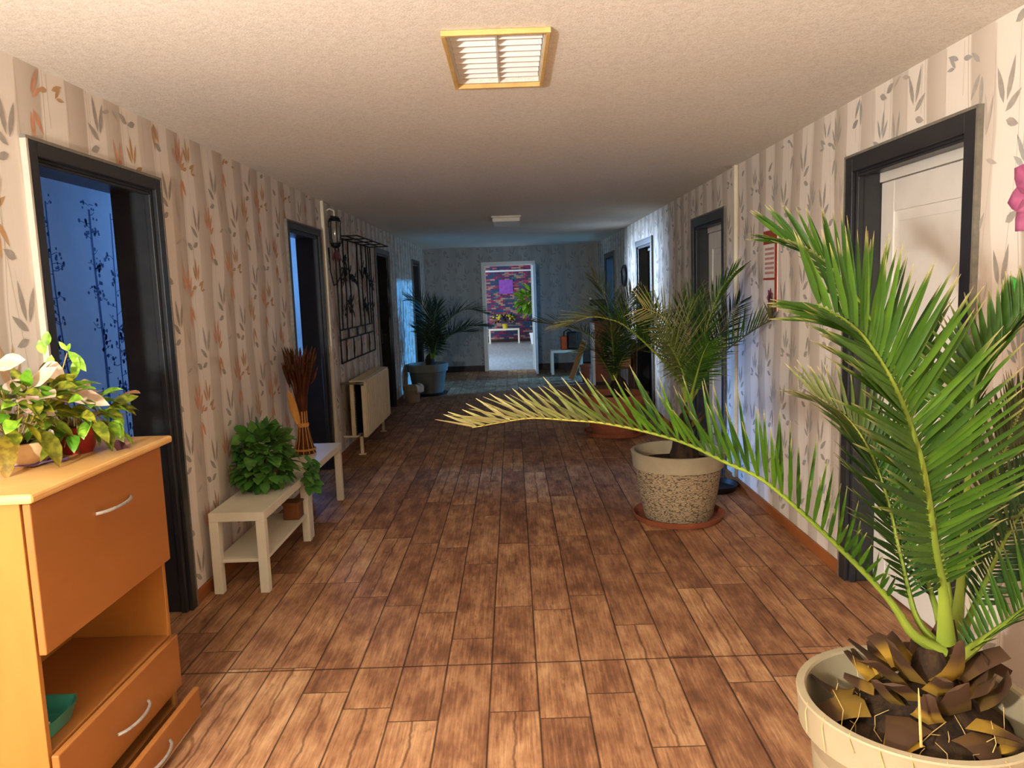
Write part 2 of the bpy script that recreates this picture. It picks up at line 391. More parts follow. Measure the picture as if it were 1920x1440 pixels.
LAY=[0]; AXI=[0,1]
def sprig(mb,put,u,v,kind,mat,s=1.2):
    "one printed sprig: lens shaped leaves radiating from (u,v)"
    def lf(du,dv,ang,L,W,mt=mat):
        ca,sa=math.sin(ang),math.cos(ang); pts=[]
        for k in range(5):
            q=k/4; w=W/2*math.sin(PI*min(.98,q**.8))+.0004; pts.append((q*L,w))
        out=[(a,w) for a,w in pts]+[(a,-w) for a,w in reversed(pts[1:-1])]
        vs=[put(u+(du+a*ca+w*sa)*s, v+(dv+a*sa-w*ca)*s) for a,w in out]
        if None in vs: return
        LAY[0]=(LAY[0]+1)%14; e=.00009*LAY[0]; ia=AXI[0]; sg_=AXI[1]
        vs=[tuple(c+(sg_*e if k==ia else 0) for k,c in enumerate(q)) for q in vs]
        mb.add(vs,[tuple(range(len(vs)))],mt)
    j=lambda a: a+R.uniform(-.06,.06)
    if kind=='big':
        for a,L,du,dv in ((-.5,.085,-.006,.02),(-.18,.115,-.004,.035),(.12,.12,.008,.03),(.42,.095,.012,.01),(.85,.06,.016,.0)): lf(du,dv,j(a),L,.018)
        for a,L,du,dv in ((PI-.5,.085,.014,-.035),(PI-.08,.10,.004,-.045)): lf(du,dv,j(a),L,.022)
    elif kind=='small':
        for a,L,du,dv in ((-.5,.075,-.006,.015),(-.12,.10,.0,.025),(.28,.085,.01,.015)): lf(du,dv,j(a),L,.017)
        lf(-.012,-.012,j(-1.8),.05,.018); lf(.014,-.008,j(1.2),.065,.016); lf(.03,-.03,j(.7),.06,.014); lf(.035,-.03,j(1.5),.045,.012)
    elif kind=='three':
        for a,L,du,dv in ((-.22,.125,-.006,.01),(.3,.115,.008,.006)): lf(du,dv,j(a),L,.023)
        lf(-.002,-.02,j(-.95),.085,.024); lf(-.006,-.045,j(-1.9),.06,.024)
    elif kind=='thin':
        for a,L in ((-.25,.12),(.05,.13)): lf(0,0.01,j(a),L,.014)
        lf(-.005,-.06,j(-1.9),.06,.015); lf(.01,-.05,j(2.2),.055,.013)
    else: lf(0,0,j(-1.1),.06,.028)
def paper_print(mb,put,u0,u1,mats,z0=.08,z1=2.49,warm=True):
    big,small,grey,thin,stem=mats
    U,Vv=.62,.66; n=int((u1-u0)/U)+1
    for i in range(n):
        ub=u0+i*U
        for k in range(-1,5):
            vb=k*Vv+((i*.37)%1)*.33
            for (du,dv,kd,mt) in ((.06,.16,'big',big),(.19,.22,'small',small),(.235,.50,'three',grey),(.15,.42,'single',grey),
                                  (.02,.52,'thin',thin),(.40,.52,'big',small if i%2 else big),(.53,.10,'three',grey),(.50,.34,'single',grey)):
                sprig(mb,put,ub+du+R.uniform(-.01,.01),vb+dv+R.uniform(-.015,.015),kd,mt)
        for du in (.165,.30,.475,.61):
            pts=[]; ph=R.uniform(0,6)
            for q in range(25):
                z=z0+(z1-z0)*q/24; pts.append((ub+du+.022*math.sin(z*3.1+ph)+.012*math.sin(z*7+ph),z))
            for (a,za),(c_,zb) in zip(pts[:-1],pts[1:]):
                vs=[put(a-.0011,za),put(a+.0011,za),put(c_+.0011,zb),put(c_-.0011,zb)]
                if None in vs: continue
                mb.add(vs,[(0,1,2,3)],stem)

def side_wall(name,sgn,doors,mats,orient):
    mb=MB(); xa=sgn*WL; xb=sgn*(WL+TW); y=-7.0; hole=.03
    for (a,c) in doors:
        mb.box(xa,xb,y,a+hole,0,HC); mb.box(xa,xb,a+hole,c-hole,ZT-hole,HC); y=c-hole
    mb.box(xa,xb,y,D,0,HC)
    def put(u,v):
        if u<-.5 or u>D-.02 or v<.07 or v>HC-.004: return None
        for (a,c) in doors:
            if a+.02<u<c-.02 and v<ZT-.02: return None
        return (xa-sgn*.0008,u,v)
    AXI[:]=[0,-sgn]
    paper_print(mb,put,1.6,D,orient)
    return struct(mb,name,mats)
side_wall('wall_left',-1,L_DOORS,[M['paper_y'],M['print_orange'],M['print_ochre'],M['print_grey'],M['print_taupe'],M['print_stem']],(1,2,3,4,5))
side_wall('wall_right',1,R_DOORS,[M['paper_y'],M['print_grey'],M['print_blue_grey'],M['print_grey'],M['print_taupe'],M['print_stem']],(1,2,3,4,5))
mb=MB(); DX0,DX1,DZ=-.575,.45,2.17
mb.box(-3.6,DX0+.02,D,D+TW,0,HC); mb.box(DX1-.02,6.3,D,D+TW,0,HC); mb.box(DX0+.02,DX1-.02,D,D+TW,DZ-.02,HC)
def putf(u,v):
    if u<-1.73 or u>1.73 or v<.1 or v>2.49 or (DX0-.02<u<DX1+.02 and v<DZ+.02): return None
    return (u,D-.0008,v)
AXI[:]=[1,-1]
paper_print(mb,putf,-1.75,1.75,(1,2,1,2,3))
struct(mb,'wall_far',[M['paper_x'],M['print_far'],M['print_far'],M['print_far']])
mb=MB(); mb.box(-WL-TW,WR+TW,-7.2,-7.0,0,HC); struct(mb,'wall_back',M['brown_door'])
# side rooms
def putb(u,v):
    if u<.6 or u>9.4 or v<.02 or v>2.42: return None
    return (-3.1992,u,v)
mb=MB(); mb.box(-3.4,-3.2,.4,D,0,HC)
def ribbon(pts,w0,w1,mt):
    n=len(pts)
    for i in range(n-1):
        (a,za),(c_,zb)=pts[i],pts[i+1]; q=w0+(w1-w0)*i/n; q2=w0+(w1-w0)*(i+1)/n
        d=V((c_-a,zb-za)); d.normalize(); nx,nz=-d.y,d.x
        vs=[putb(a-nx*q,za-nz*q),putb(a+nx*q,za+nz*q),putb(c_+nx*q2,zb+nz*q2),putb(c_-nx*q2,zb-nz*q2)]
        if None in vs: continue
        mb.add(vs,[(0,1,2,3)],mt)
def dot(u,v,r):
    vs=[putb(u+r*math.cos(k*PI/3+r*90),v+r*math.sin(k*PI/3+r*90)) for k in range(6)]
    if None not in vs: mb.add(vs,[(0,1,2,3,4,5)],1)
yb=.9
while yb<9.2:
    for (du,wd,lean,s) in ((0,.021,.10,1),(.28,.011,.0,1),(.52,.011,-.22,1)):
        pts=[];ph=R.uniform(0,6)
        for q in range(30):
            z=.02+2.4*q/29; pts.append((yb+du+lean*(z-1.2)*.25+.03*math.sin(z*2.2+ph),z))
        ribbon(pts,wd,wd*.6,1)
        for q in range(46):
            a,z=pts[R.randrange(len(pts))]; z+=R.uniform(-.04,.04); sg=R.choice((-1,1,1)); L=R.uniform(.03,.13)
            bp=[(a,z),(a+sg*L*.5,z+R.uniform(-.01,.03)),(a+sg*L,z+R.uniform(.0,.06))]
            ribbon(bp,.003,.002,1)
            for k in range(R.randrange(2,6)):
                dot(a+sg*L*R.uniform(.4,1.2)+R.uniform(-.015,.015),z+R.uniform(-.03,.06),R.uniform(.009,.018))
    yb+=1.0
struct(mb,'wall_office',[M['branch_paper'],M['branch_print']])
mb=MB(); mb.box(-3.2,-WL-TW,.4,.6,0,HC); mb.box(-3.2,-WL-TW,9.4,9.6,0,HC); mb.box(-3.2,-WL-TW,12.3,12.5,0,HC)
struct(mb,'wall_partition_left',M['plaster'])
mb=MB(); mb.box(WR+TW,6.1,12.0,12.2,0,HC); mb.box(6.0,6.2,12.0,D,0,HC); struct(mb,'wall_kitchen',M['plaster'])
mb=MB(); mb.box(-3.4,3.2,24.2,24.4,0,HC); struct(mb,'wall_lounge',M['bricks'])
mb=MB(); mb.box(-3.4,-3.2,D+TW,24.2,0,HC); mb.box(3.0,3.2,D+TW,24.2,0,HC); struct(mb,'wall_lounge_sides',M['plaster'])
mb=MB(); mb.box(-3.2,3.0,24.14,24.2,2.22,2.27); struct(mb,'trim_1',M['white'],bevel=.01)

mb=MB(); mb.box(-3.2,3.0,D+.01,24.2,.0,.004); struct(mb,'floor_lounge',pm('grey_floor',lin(176,176,178),lin(146,146,150),3,.4,.4,stretch=(6,.6,1)))
# baseboards
def baseboard(name,sgn,doors,mat):
    mb=MB(); xa=sgn*WL; y=-7.0
    for (a,c) in list(doors)+[(D,D)]:
        mb.box(xa,xa-sgn*.016,y,a,0,.07); y=c
    struct(mb,name,mat,bevel=.004)
baseboard('baseboard_left',-1,L_DOORS,M['base_wood'])
baseboard('baseboard_right',1,R_DOORS,M['base_wood'])
mb=MB(); mb.box(-1.73,DX0-.02,D-.016,D,0,.12); mb.box(DX1+.02,1.73,D-.016,D,0,.12); struct(mb,'baseboard_far',M['base_dark'])
mb=MB(); mb.box(-3.2,3.0,24.18,24.2,0,.09); struct(mb,'baseboard_lounge',M['base_dark'])

# doors -------------------------------------------------------------
def casing(par,sgn,a,c,mat,edge):
    mb=MB(); xa=sgn*WL; cw=.055 if sgn<0 else .075; pr=sgn*.022
    x0=xa-pr; x1=xa
    mb.box(x0,x1,a,a+cw,0,ZT); mb.box(x0,x1,c-cw,c,0,ZT); mb.box(x0,x1,a+cw,c-cw,ZT-cw,ZT)
    xb=sgn*(WL+TW)
    i0,i1,zt=a+cw+.012,c-cw-.012,ZT-cw-.012
    mb.box(x1,xb,a+.03,i0,0,ZT-.03); mb.box(x1,xb,i1,c-.03,0,ZT-.03); mb.box(x1,xb,i0,i1,zt,ZT-.03)
    # rebate bead
    mb.box(x1,sgn*(WL+.03),i1-.014,i1,0,zt); mb.box(x1,sgn*(WL+.03),i0,i0+.014,0,zt); mb.box(x1,sgn*(WL+.03),i0,i1,zt-.014,zt)
    o=mb.build('door_frame',mat,par,bevel=.004)
    mb=MB(); mb.box(x0-sgn*.001,xa,c,c+.012,0,ZT+.012); mb.box(x0-sgn*.001,xa,a-.012,c,ZT,ZT+.012); mb.build('frame_edge',M['frame_grey'],par)
    mb=MB(); mb.box(x0-sgn*.001,xa,a-.012,a,0,ZT); mb.build('frame_edge',edge,par)
    return i0,i1,zt
def leaf_panel(par,sgn,i0,i1,zt,mat,panel=True,transom=.05):
    x0=sgn*(WL+.135); x1=sgn*(WL+.165); mb=MB()
    mb.box(x0,x1,i0+.003,i1-.003,.006,zt-transom)
    if panel:
        st=.13; xf=x0-sgn*.012
        mb.box(xf,x0,i0+.003,i0+st,.006,zt-transom); mb.box(xf,x0,i1-st,i1-.003,.006,zt-transom)
        mb.box(xf,x0,i0+st,i1-st,zt-transom-.15,zt-transom); mb.box(xf,x0,i0+st,i1-st,.006,.2); mb.box(xf,x0,i0+st,i1-st,.92,1.05)
        mb.box(x0-sgn*.008,x0,i0+st+.05,i1-st-.05,1.10,zt-transom-.2); mb.box(x0-sgn*.008,x0,i0+st+.05,i1-st-.05,.25,.87)
    lf=mb.build('door_leaf',mat,par,bevel=.004)
    mb=MB(); mb.box(x0-sgn*.02,x1,i0,i1,zt-transom+.004,zt); mb.build('transom_strip',mat,par)
    hy=i0+.07 if sgn>0 else i1-.07
    mb=MB(); hx=x0-sgn*.012
    mb.box(hx-sgn*.006,hx,hy-.02,hy+.02,.93,1.13); mb.tube([(hx,hy,1.05),(hx-sgn*.05,hy,1.05),(hx-sgn*.055,hy+.02,1.05),(hx-sgn*.055,hy+.12,1.05)],.009,8)
    h=mb.build('door_handle',M['brass'],lf); h.parent=lf; h.location=(0,0,0)
    return lf
door_n=0
for i,(a,c) in enumerate(L_DOORS):
    door_n+=1; d=empty('door_%d'%door_n,(-WL,(a+c)/2,0),kind='structure')
    mf=M['frame_paint']
    i0,i1,zt=casing(d,-1,a,c,mf,M['print_stem'] if i==0 else M['frame_grey'])
    if i==2: leaf_panel(d,-1,i0,i1,zt,M['brown_door'],False)
for i,(a,c) in enumerate(R_DOORS):
    door_n+=1; d=empty('door_%d'%door_n,(WR,(a+c)/2,0),kind='structure')
    i0,i1,zt=casing(d,1,a,c,M['frame_paint'],M['frame_grey'])
    if i in (0,1): leaf_panel(d,1,i0,i1,zt,M['white_door'])
    if i==2: leaf_panel(d,1,i0,i1,zt,M['brown_door'],False)
# far doorway with its leaf standing open towards the corridor
door_n+=1; d=empty('door_%d'%door_n,((DX0+DX1)/2,D,0),kind='structure')
mb=MB(); y0=D-.02
mb.box(DX0-.03,DX0+.04,y0,D,0,DZ+.03); mb.box(DX1-.04,DX1+.03,y0,D,0,DZ+.03); mb.box(DX0+.04,DX1-.04,y0,D,DZ-.04,DZ+.03)
mb.box(DX0+.02,DX0+.05,D,D+TW,0,DZ-.02); mb.box(DX1-.05,DX1-.02,D,D+TW,0,DZ-.02); mb.box(DX0+.05,DX1-.05,D,D+TW,DZ-.05,DZ-.02)
mb.build('door_frame',M['white_door'],d,bevel=.004)
mb=MB(); HX=DX1-.045
mb.obox(V((HX+.035,D-.03-.455,1.055)),V((.02,0,0)),V((0,.455,0)),V((0,0,1.045)))
lf=mb.build('door_leaf',M['white'],d,bevel=.004)
mb=MB()
for s in (-1,1):
    hx=HX+.035+s*.02; mb.tube([(hx,D-.87,1.05),(hx+s*.05,D-.87,1.05),(hx+s*.055,D-.85,1.05),(hx+s*.055,D-.74,1.05)],.01,8)
h=mb.build('door_handle',M['brass'],lf)

# cable ducts
for k,(sg,y) in enumerate(((-1,7.2),(1,5.95))):
    mb=MB(); mb.box(sg*WL,sg*(WL-.03),y-.03,y+.03,.07 if sg>0 else .07,HC); struct(mb,'trim_%d'%(k+2),M['cream'],bevel=.006)

# ------------------------------------------------------------------ ceiling lamps
LZ=HC
t=empty('ceiling_lamp',(-.02,3.08,LZ),'recessed ceiling lamp with white louvres and pale wooden frame, nearest above the floor','ceiling lamp')
x0,x1,y0,y1=-.215,.165,2.72,3.42
mb=MB(); fw=.016; zb=LZ-.02
mb.box(x0,x1,y0,y0+fw,zb,LZ-.001); mb.box(x0,x1,y1-fw,y1,zb,LZ-.001); mb.box(x0,x0+fw,y0+fw,y1-fw,zb,LZ-.001); mb.box(x1-fw,x1,y0+fw,y1-fw,zb,LZ-.001)
mb.build('frame',M['lampframe'],t,bevel=.003)
mb=MB(); mb.box(x0+.021,x1-.021,y0+.021,y1-.021,LZ+.07,LZ+.075); mb.build('reflector',M['louver'],t)
for k in range(2):
    mb=MB(); xa=x0+.024+k*.170; xb=xa+.162
    for i in range(9):
        yy=y0+.062+i*.069
        mb.add([(xa,yy-.004,LZ+.068),(xb,yy-.004,LZ+.068),(xb,yy,LZ+.004),(xa,yy,LZ+.004),(xa,yy+.03,LZ+.068),(xb,yy+.03,LZ+.068)],[(0,1,2,3),(3,2,5,4),(0,3,4),(1,5,2)])
    mb.build('louvre_blades',M['louver'],t)
mb=MB(); xm=(x0+x1)/2; mb.box(xm-.003,xm+.003,y0+.021,y1-.021,LZ,LZ+.068); mb.build('louvre_spine',M['louver'],t)
t=empty('ceiling_lamp',(-.04,9.54,LZ),'small white box ceiling lamp far down the dim corridor','ceiling lamp')
mb=MB(); mb.box(-.205,.125,9.2,9.88,LZ-.07,LZ-.02); mb.build('diffuser',M['opal'],t,bevel=.012)
mb=MB(); mb.box(-.215,.135,9.19,9.89,LZ-.02,LZ-.001); mb.build('base',M['cream'],t)

# ------------------------------------------------------------------ secretary cabinet in the left foreground
CX1,CX0=-1.345,-1.72; CY0,CY1=1.985,2.76
t=empty('secretary_cabinet',(-1.53,2.37,0),'beech secretary cabinet with flap door, open shelf and half open bottom drawer','cabinet')
mb=MB(); mb.box(CX0,CX1,CY0,CY0+.02,.06,1.085); mb.box(CX0,CX1,CY1-.02,CY1,.06,1.085); mb.box(CX0,CX0+.008,CY0+.02,CY1-.02,.06,1.085)
mb.box(CX0+.02,CX1-.03,CY0+.01,CY1-.01,0,.06); mb.build('carcass',M['beech'],t,bevel=.002)
for z in (.36,.66,.06):
    mb=MB(); mb.box(CX0+.008,CX1,CY0+.02,CY1-.02,z-.018 if z>.1 else z,z if z>.1 else z+.018); mb.build('shelf',M['beech_dark'],t,bevel=.002)
mb=MB(); tx=CX1+.045
mb.add([(CX0-.015,CY0-.05,z) for z in (1.086,1.113)]+[(tx,CY0+.015-.03,z) for z in (1.086,1.113)]+[(tx,CY1+.06,z) for z in (1.086,1.113)]+[(CX0-.015,CY1+.06,z) for z in (1.086,1.113)],
       [(0,2,3,1),(2,4,5,3),(4,6,7,5),(6,0,1,7),(1,3,5,7),(0,6,4,2)])
mb.build('top_board',M['beech_edge'],t,bevel=.009)
def front(name,z0,z1,xf,y0=CY0+.004,y1=CY1-.004,th=.022):
    mb=MB(); mb.box(xf-th,xf,y0,y1,z0,z1); return mb.build(name,M['beech_dark'],t,bevel=.004)
def bow(par,xf,ya,yb,z,tilt=0):
    mb=MB(); pts=[]
    for k in range(13):
        q=k/12; pts.append((xf+.004+.030*math.sin(PI*q)**.6,ya+(yb-ya)*q,z))
    mb.tube(pts,.0055,8); mb.build('handle',M['steel'],par)
fl=front('flap_door',.652,1.082,CX1+.026); bow(fl,CX1+.026,2.29,2.50,.965)
dr=front('drawer',.152,.355,CX1+.026); bow(dr,CX1+.026,2.285,2.49,.235)
dr=front('drawer',-.0+.03,.138,CX1+.088,CY0+.01,CY1+.0); bow(dr,CX1+.088,2.285,2.49,.085)
mb=MB(); 
for yy in (CY0+.03,CY1-.045): mb.box(CX0+.06,CX1+.062,yy,yy+.012,.04,.075)
mb.box(CX0+.06,CX1+.062,CY0+.042,CY1-.045,.036,.042)
mb.build('drawer_box',M['walnut'],dr)
# teal tray in the open compartment
mb=MB(); c0=V((-1.435,2.118,.361))
pr=[(-.07,-.10),(.055,-.10),(.07,-.06),(.07,.06),(.045,.10),(-.07,.10)]
def rounded(off,z): return [c0+V((x*off,y*off,z)) for x,y in pr]
rings=[rounded(.72,.001),rounded(.95,.055),rounded(1.0,.058),rounded(.92,.054),rounded(.70,.008)]
n=len(pr)
mb.add([p for r in rings for p in r],[(i*n+j,i*n+(j+1)%n,(i+1)*n+(j+1)%n,(i+1)*n+j) for i in range(len(rings)-1) for j in range(n)]+[tuple(range(n-1,-1,-1)),tuple((len(rings)-1)*n+j for j in range(n))],smooth=True)
tag(mb.build('tray',M['teal'],bevel=.004),'teal green plastic tray lying in the open cabinet compartment','tray')
mb=MB(); mb.box(-1.47,-1.40,2.065,2.095,.372,.40); mb.obox(V((-1.435,2.08,.408)),V((.03,.004,.003)),V((-.002,.014,0)),V((0,0,.006)))
tag(mb.build('tissue_pack',M['paper'],bevel=.004),'small white tissue pack inside the teal tray','tissue pack')

# ------------------------------------------------------------------ plants on the cabinet
def rnd_dir(zlo=-.3,zhi=.9):
    a=R.uniform(0,2*PI); z=R.uniform(zlo,zhi); r=math.sqrt(max(0,1-z*z)); return V((r*math.cos(a),r*math.sin(a),z))
TZ=1.113
c=V((-1.575,2.36,TZ))
t=empty('croton_bowl',c,'bushy plant of mottled yellow, pink and green leaves in ribbed beige bowl','potted plant')
mb=MB(); mb.lathe([(.05,0),(.075,.012),(.098,.05),(.104,.078),(.098,.08),(.088,.07)],c,40,wob=.012); mb.build('bowl',M['bowl'],t)
mb=MB(); mb.lathe([(.087,.066),(.04,.075),(.0,.078)],c,24,cap0=False,cap1=False); mb.build('soil',M['soil'],t)
def clump(c,rx,ry,rz,n,L,W,mat,kind='oval',zlo=-.3,zhi=.95,droop=.6,tones=(.1,.9),fold=.25,dry=0,rmin=.45):
    mb=MB()
    for i in range(n):
        d=rnd_dir(zlo,zhi); q=R.uniform(rmin,1); p=c+V((d.x*rx*q,d.y*ry*q,d.z*rz*q))
        dd=(d+V((R.uniform(-.5,.5),R.uniform(-.5,.5),R.uniform(-.2,.5)))).normalized()
        nn=(V((0,0,1))+rnd_dir(-.5,.5)*.7+d*.5)
        mb.leaf(p,dd,nn,L*R.uniform(.7,1.2),W*R.uniform(.75,1.2),0,R.uniform(*tones),dry*R.random(),droop*R.uniform(.5,1.4),kind,fold)
    return mb
cc=c+V((.02,-.02,.17))
mb=clump(cc,.15,.16,.11,64,.10,.042,0,'oval',-.4,.9,.8); 
# long leaves that hang over the rim
for (a,L) in ((-.4,.17),(-1.2,.19),(.3,.16),(-1.9,.17),(.9,.14),(-2.6,.15)):
    dd=V((math.cos(a),math.sin(a),.1)); mb.leaf(c+V((0,0,.11))+dd*.06,dd,V((0,0,1)),L,.065,0,R.uniform(.1,.5),R.uniform(.0,.35),1.9,'oval',.3,6)
mb.build('mottled_leaves',M['croton'],t)
mb=clump(cc+V((.03,-.0,.02)),.16,.17,.11,46,.07,.042,0,'heart',-.35,.9,.6); mb.build('lime_leaves',M['lime'],t)
mb=clump(cc+V((-.0,0,.04)),.13,.15,.07,12,.085,.055,0,'oval',-.0,.9,.4); mb.build('pink_leaves',M['pinkleaf'],t)
mb=MB()
for i in range(22):
    d=rnd_dir(.1,.9); mb.tube([c+V((0,0,.07)),c+V((d.x*.06,d.y*.06,.12)),cc+V((d.x*.12,d.y*.13,d.z*.08))],[.003,.0025,.0015],5)
mb.build('stems',M['stem'],t)
c2=V((-1.50,2.545,TZ))
t=empty('trailing_plant',c2,'trailing plant with pink topped sprigs in a small dark red pot on the cabinet','potted plant')
mb=MB(); mb.lathe([(.045,0),(.055,.02),(.066,.085),(.07,.09),(.063,.092),(.058,.08)],c2,32); mb.build('pot',M['red_pot'],t)
mb=MB(); mb.lathe([(.058,.078),(0,.084)],c2,20,cap0=False,cap1=False); mb.build('soil',M['soil'],t)
cc=c2+V((.03,-.03,.15))
mb=clump(cc,.15,.17,.09,34,.075,.045,0,'heart',-.6,.8,.8)
for q in range(16):
    a=R.uniform(-2.4,1.6); dd=V((math.cos(a),math.sin(a),0)); p=c2+V((0,0,.10))+dd*R.uniform(.10,.17)+V((0,0,R.uniform(-.05,.03)))
    mb.leaf(p,dd+V((0,0,-.4)),V((0,0,1))+dd,.07,.04,0,R.random(),0,1.2,'heart',.2)
mb.build('green_leaves',M['lime'],t)
mb=clump(cc+V((.0,.0,.03)),.13,.15,.05,9,.09,.055,0,'oval',.0,.9,.3); mb.build('pink_leaves',M['pinkleaf'],t)
mb=clump(cc+V((.02,-.02,-.03)),.13,.15,.07,24,.10,.04,0,'oval',-.6,.6,.9); mb.build('mottled_leaves',M['croton'],t)
mb=MB()
st=[(c2+V((0,0,.08))),at(112,710,2.42),at(126,662,2.42)]
mb.tube(st,[.003,.0025,.002],6)
for i in range(16):
    a=R.uniform(0,6.28); dd=V((math.cos(a),math.sin(a),0)); mb.tube([c2+V((0,0,.08)),c2+dd*.07+V((0,0,.13)),c2+dd*.16+V((0,0,R.uniform(.03,.12)))],[.003,.0025,.0015],5)
mb.build('stems',M['stem'],t)
mb=MB(); tp=at(127,658,2.42)
mb.leaf(tp,V((.8,.1,-.9)),V((.5,-.8,.4)),.085,.032,0,.7,0,.3,'oval'); mb.leaf(tp,V((-.6,0,.8)),V((0,-1,.2)),.04,.016,0,.9,0,.1,'oval'); mb.leaf(tp,V((.4,-.2,.7)),V((0,-1,.2)),.03,.014,0,.9,0,.1,'oval')
for (u,v,du,dv,L) in ((138,712,.25,1,.075),(86,650,.2,1,.05),(84,665,-.3,1,.05),(95,700,.1,.9,.06)):
    mb.leaf(at(u,v,2.42),V((du,.05,dv)),V((.2,-1,.2)),L,.03,0,.8,0,.1,'oval')
mb.build('upright_leaves',M['lime'],t)
mb=MB()
mb.leaf(at(75,692,2.40),V((1,.05,.15)),V((0,-.75,.65)),.085,.07,0,.9,0,.9,'oval',.15)
mb.leaf(at(120,745,2.42),V((1,.2,.1)),V((0,-.7,.7)),.14,.065,0,.6,0,.6,'oval',.2)
mb.leaf(at(30,750,2.3),V((1,.0,-.3)),V((0,-.6,.8)),.12,.07,0,.3,0,.3,'oval',.2)
mb.leaf(at(-10,690,2.32),V((1,.0,.35)),V((.1,-.7,.7)),.10,.07,0,.95,0,.2,'oval',.2)
mb.build('pink_leaves',M['pinkleaf'],t)
mb=MB(); mb.leaf(at(206,826,2.56),V((.75,.1,-.3)),V((0,-.5,.9)),.11,.05,0,.4,.3,1.6,'oval')
mb.build('withered_leaf',M['darkred'],t)
mb=MB(); pc=V((-1.52,2.27,TZ+.001))
vs=[];N_=14
for i in range(N_):
    for j in range(5):
        q=i/(N_-1); w=.022*math.sin(PI*min(.97,q*.9+.08)); x=-1.66+.22*q; y=2.26+.13*q+w*(j-2); z=TZ+.004+.012*abs(math.sin(q*9+j))*1
        vs.append((x,y,z))
mb.add(vs,[(i*5+j,i*5+j+1,(i+1)*5+j+1,(i+1)*5+j) for i in range(N_-1) for j in range(4)],smooth=True)
o=mb.build('ribbon_cloth',M['purple']); s_=o.modifiers.new('s','SOLIDIFY'); s_.thickness=.003; s_.offset=1
tag(o,'crumpled purple ribbon lying on the cabinet in front of the bowl','ribbon')

# ------------------------------------------------------------------ benches
def bench(x0,x1,y0,y1,label,shelf,h=.46,group='low white benches'):
    t=empty('bench',((x0+x1)/2,(y0+y1)/2,0),label,'bench',group)
    mb=MB(); mb.box(x0,x1,y0,y1,h-.05,h); mb.build('top',M['table_white'],t,bevel=.003)
    lw=.05
    for xx in (x0,x1-lw):
        for yy in (y0,y1-lw):
            mb=MB(); mb.box(xx,xx+lw,yy,yy+lw,0,h-.05); mb.build('leg',M['table_white'],t,bevel=.003)
    if shelf:
        mb=MB(); mb.box(x0+.012,x1-.012,y0+lw+.001,y1-lw-.001,.172,.192); mb.box(x0+lw+.001,x1-lw-.001,y0+.02,y0+lw,.172,.192); mb.box(x0+lw+.001,x1-lw-.001,y1-lw,y1-.02,.172,.192)
        mb.build('shelf',M['table_white'],t,bevel=.002)
    return t
bench(-1.70,-1.395,4.02,4.935,'white bench with a lower shelf, carrying the green ivy, nearest on left',True)
bench(-1.705,-1.40,4.955,5.93,'white bench without shelf, carrying the dried grass bundle',False)

# ivy on the near bench
c=V((-1.575,4.62,.46))
t=empty('ivy_arrangement',c,'dense dark green artificial ivy spilling over the near white bench','plant')
mb=MB(); mb.lathe([(.06,0),(.075,.03),(.085,.12),(.08,.125)],c,28); mb.build('pot',M['walnut'],t)
mb=clump(c+V((.0,-.02,.215)),.15,.20,.165,230,.095,.075,0,'heart',-.9,.95,.8,(.0,.9),.15,.25,rmin=.6)
for i in range(110):
    d=rnd_dir(-.9,.5); p=c+V((d.x*.15+.01,d.y*.23-.03,.13+d.z*.10)); p.z=max(p.z,.485); mb.leaf(p,d+V((0,0,-.1)),V((0,0,1))+d,.08,.06,0,R.uniform(.3,1),.2*R.random(),.25,'heart',.15)
for i in range(34):
    q=R.random(); p=V((-1.40+.07*R.random(),4.80+R.uniform(-.06,.12),.56-.20*q+R.uniform(-.03,.05))); d=V((R.uniform(.1,1),R.uniform(-.8,.5),R.uniform(-.8,.4))); mb.leaf(p,d,V((.6,-.5,.8)),.075,.055,0,R.uniform(.4,1),.2*R.random(),.5,'heart',.15)
for (u,v) in ((466,800),(470,812),(452,815),(478,806)):
    mb.leaf(at(u,v,4.62),V((R.uniform(-.8,.8),-.2,R.uniform(-.2,.6))),V((0,-1,.4)),.10,.075,0,.05,0,.3,'heart')
mb.build('leaves',M['ivy'],t)
mb=MB()
for i in range(26):
    d=rnd_dir(-.2,.95); mb.tube([c+V((0,0,.11)),c+V((d.x*.05,d.y*.06,.17)),c+V((d.x*.14,d.y*.18,.22+d.z*.14))],[.003,.0025,.0015],5)
mb.tube([c+V((0,0,.11)),V((-1.46,4.76,.56)),V((-1.37,4.80,.50)),V((-1.35,4.82,.38))],[.004,.003,.003,.002],5)
mb.build('stems',M['stem'],t)
mb=MB(); mb.box(-1.52,-1.42,4.74,4.86,.1925,.30); mb.box(-1.525,-1.415,4.735,4.865,.288,.305)
tag(mb.build('storage_box',M['walnut'],bevel=.006),'small dark brown box on the lower shelf of the near bench','box')

# dried grass bundle
c=V((-1.583,5.55,.46))
t=empty('dried_grass_bundle',c,'bundle of dried brown grasses tied at the waist, standing on the far bench','dried bouquet')
mb=MB(); 
for i in range(44):
    a=i*2*PI/44*2; r=.078 if i<22 else .05
    if i>=22: a+=.1
    mb.tube([c+V((r*math.cos(a),r*math.sin(a),.003)),c+V((r*.62*math.cos(a),r*.62*math.sin(a),.12)),c+V((.034*math.cos(a),.034*math.sin(a),.215)),c+V((.034*math.cos(a),.034*math.sin(a),.32))],[.0042,.0038,.0034,.0034],5,mat=(i%2))
mb.lathe([(.074,.004),(.048,.12),(.034,.212)],c,24)
mb.build('reed_foot',[M['reed'],M['reed_light']],t)
mb=MB(); mb.lathe([(.028,.20),(.042,.205),(.045,.218),(.042,.232),(.028,.236)],c,24,cap0=False,cap1=False); mb.build('raffia_tie',M['reed_light'],t)
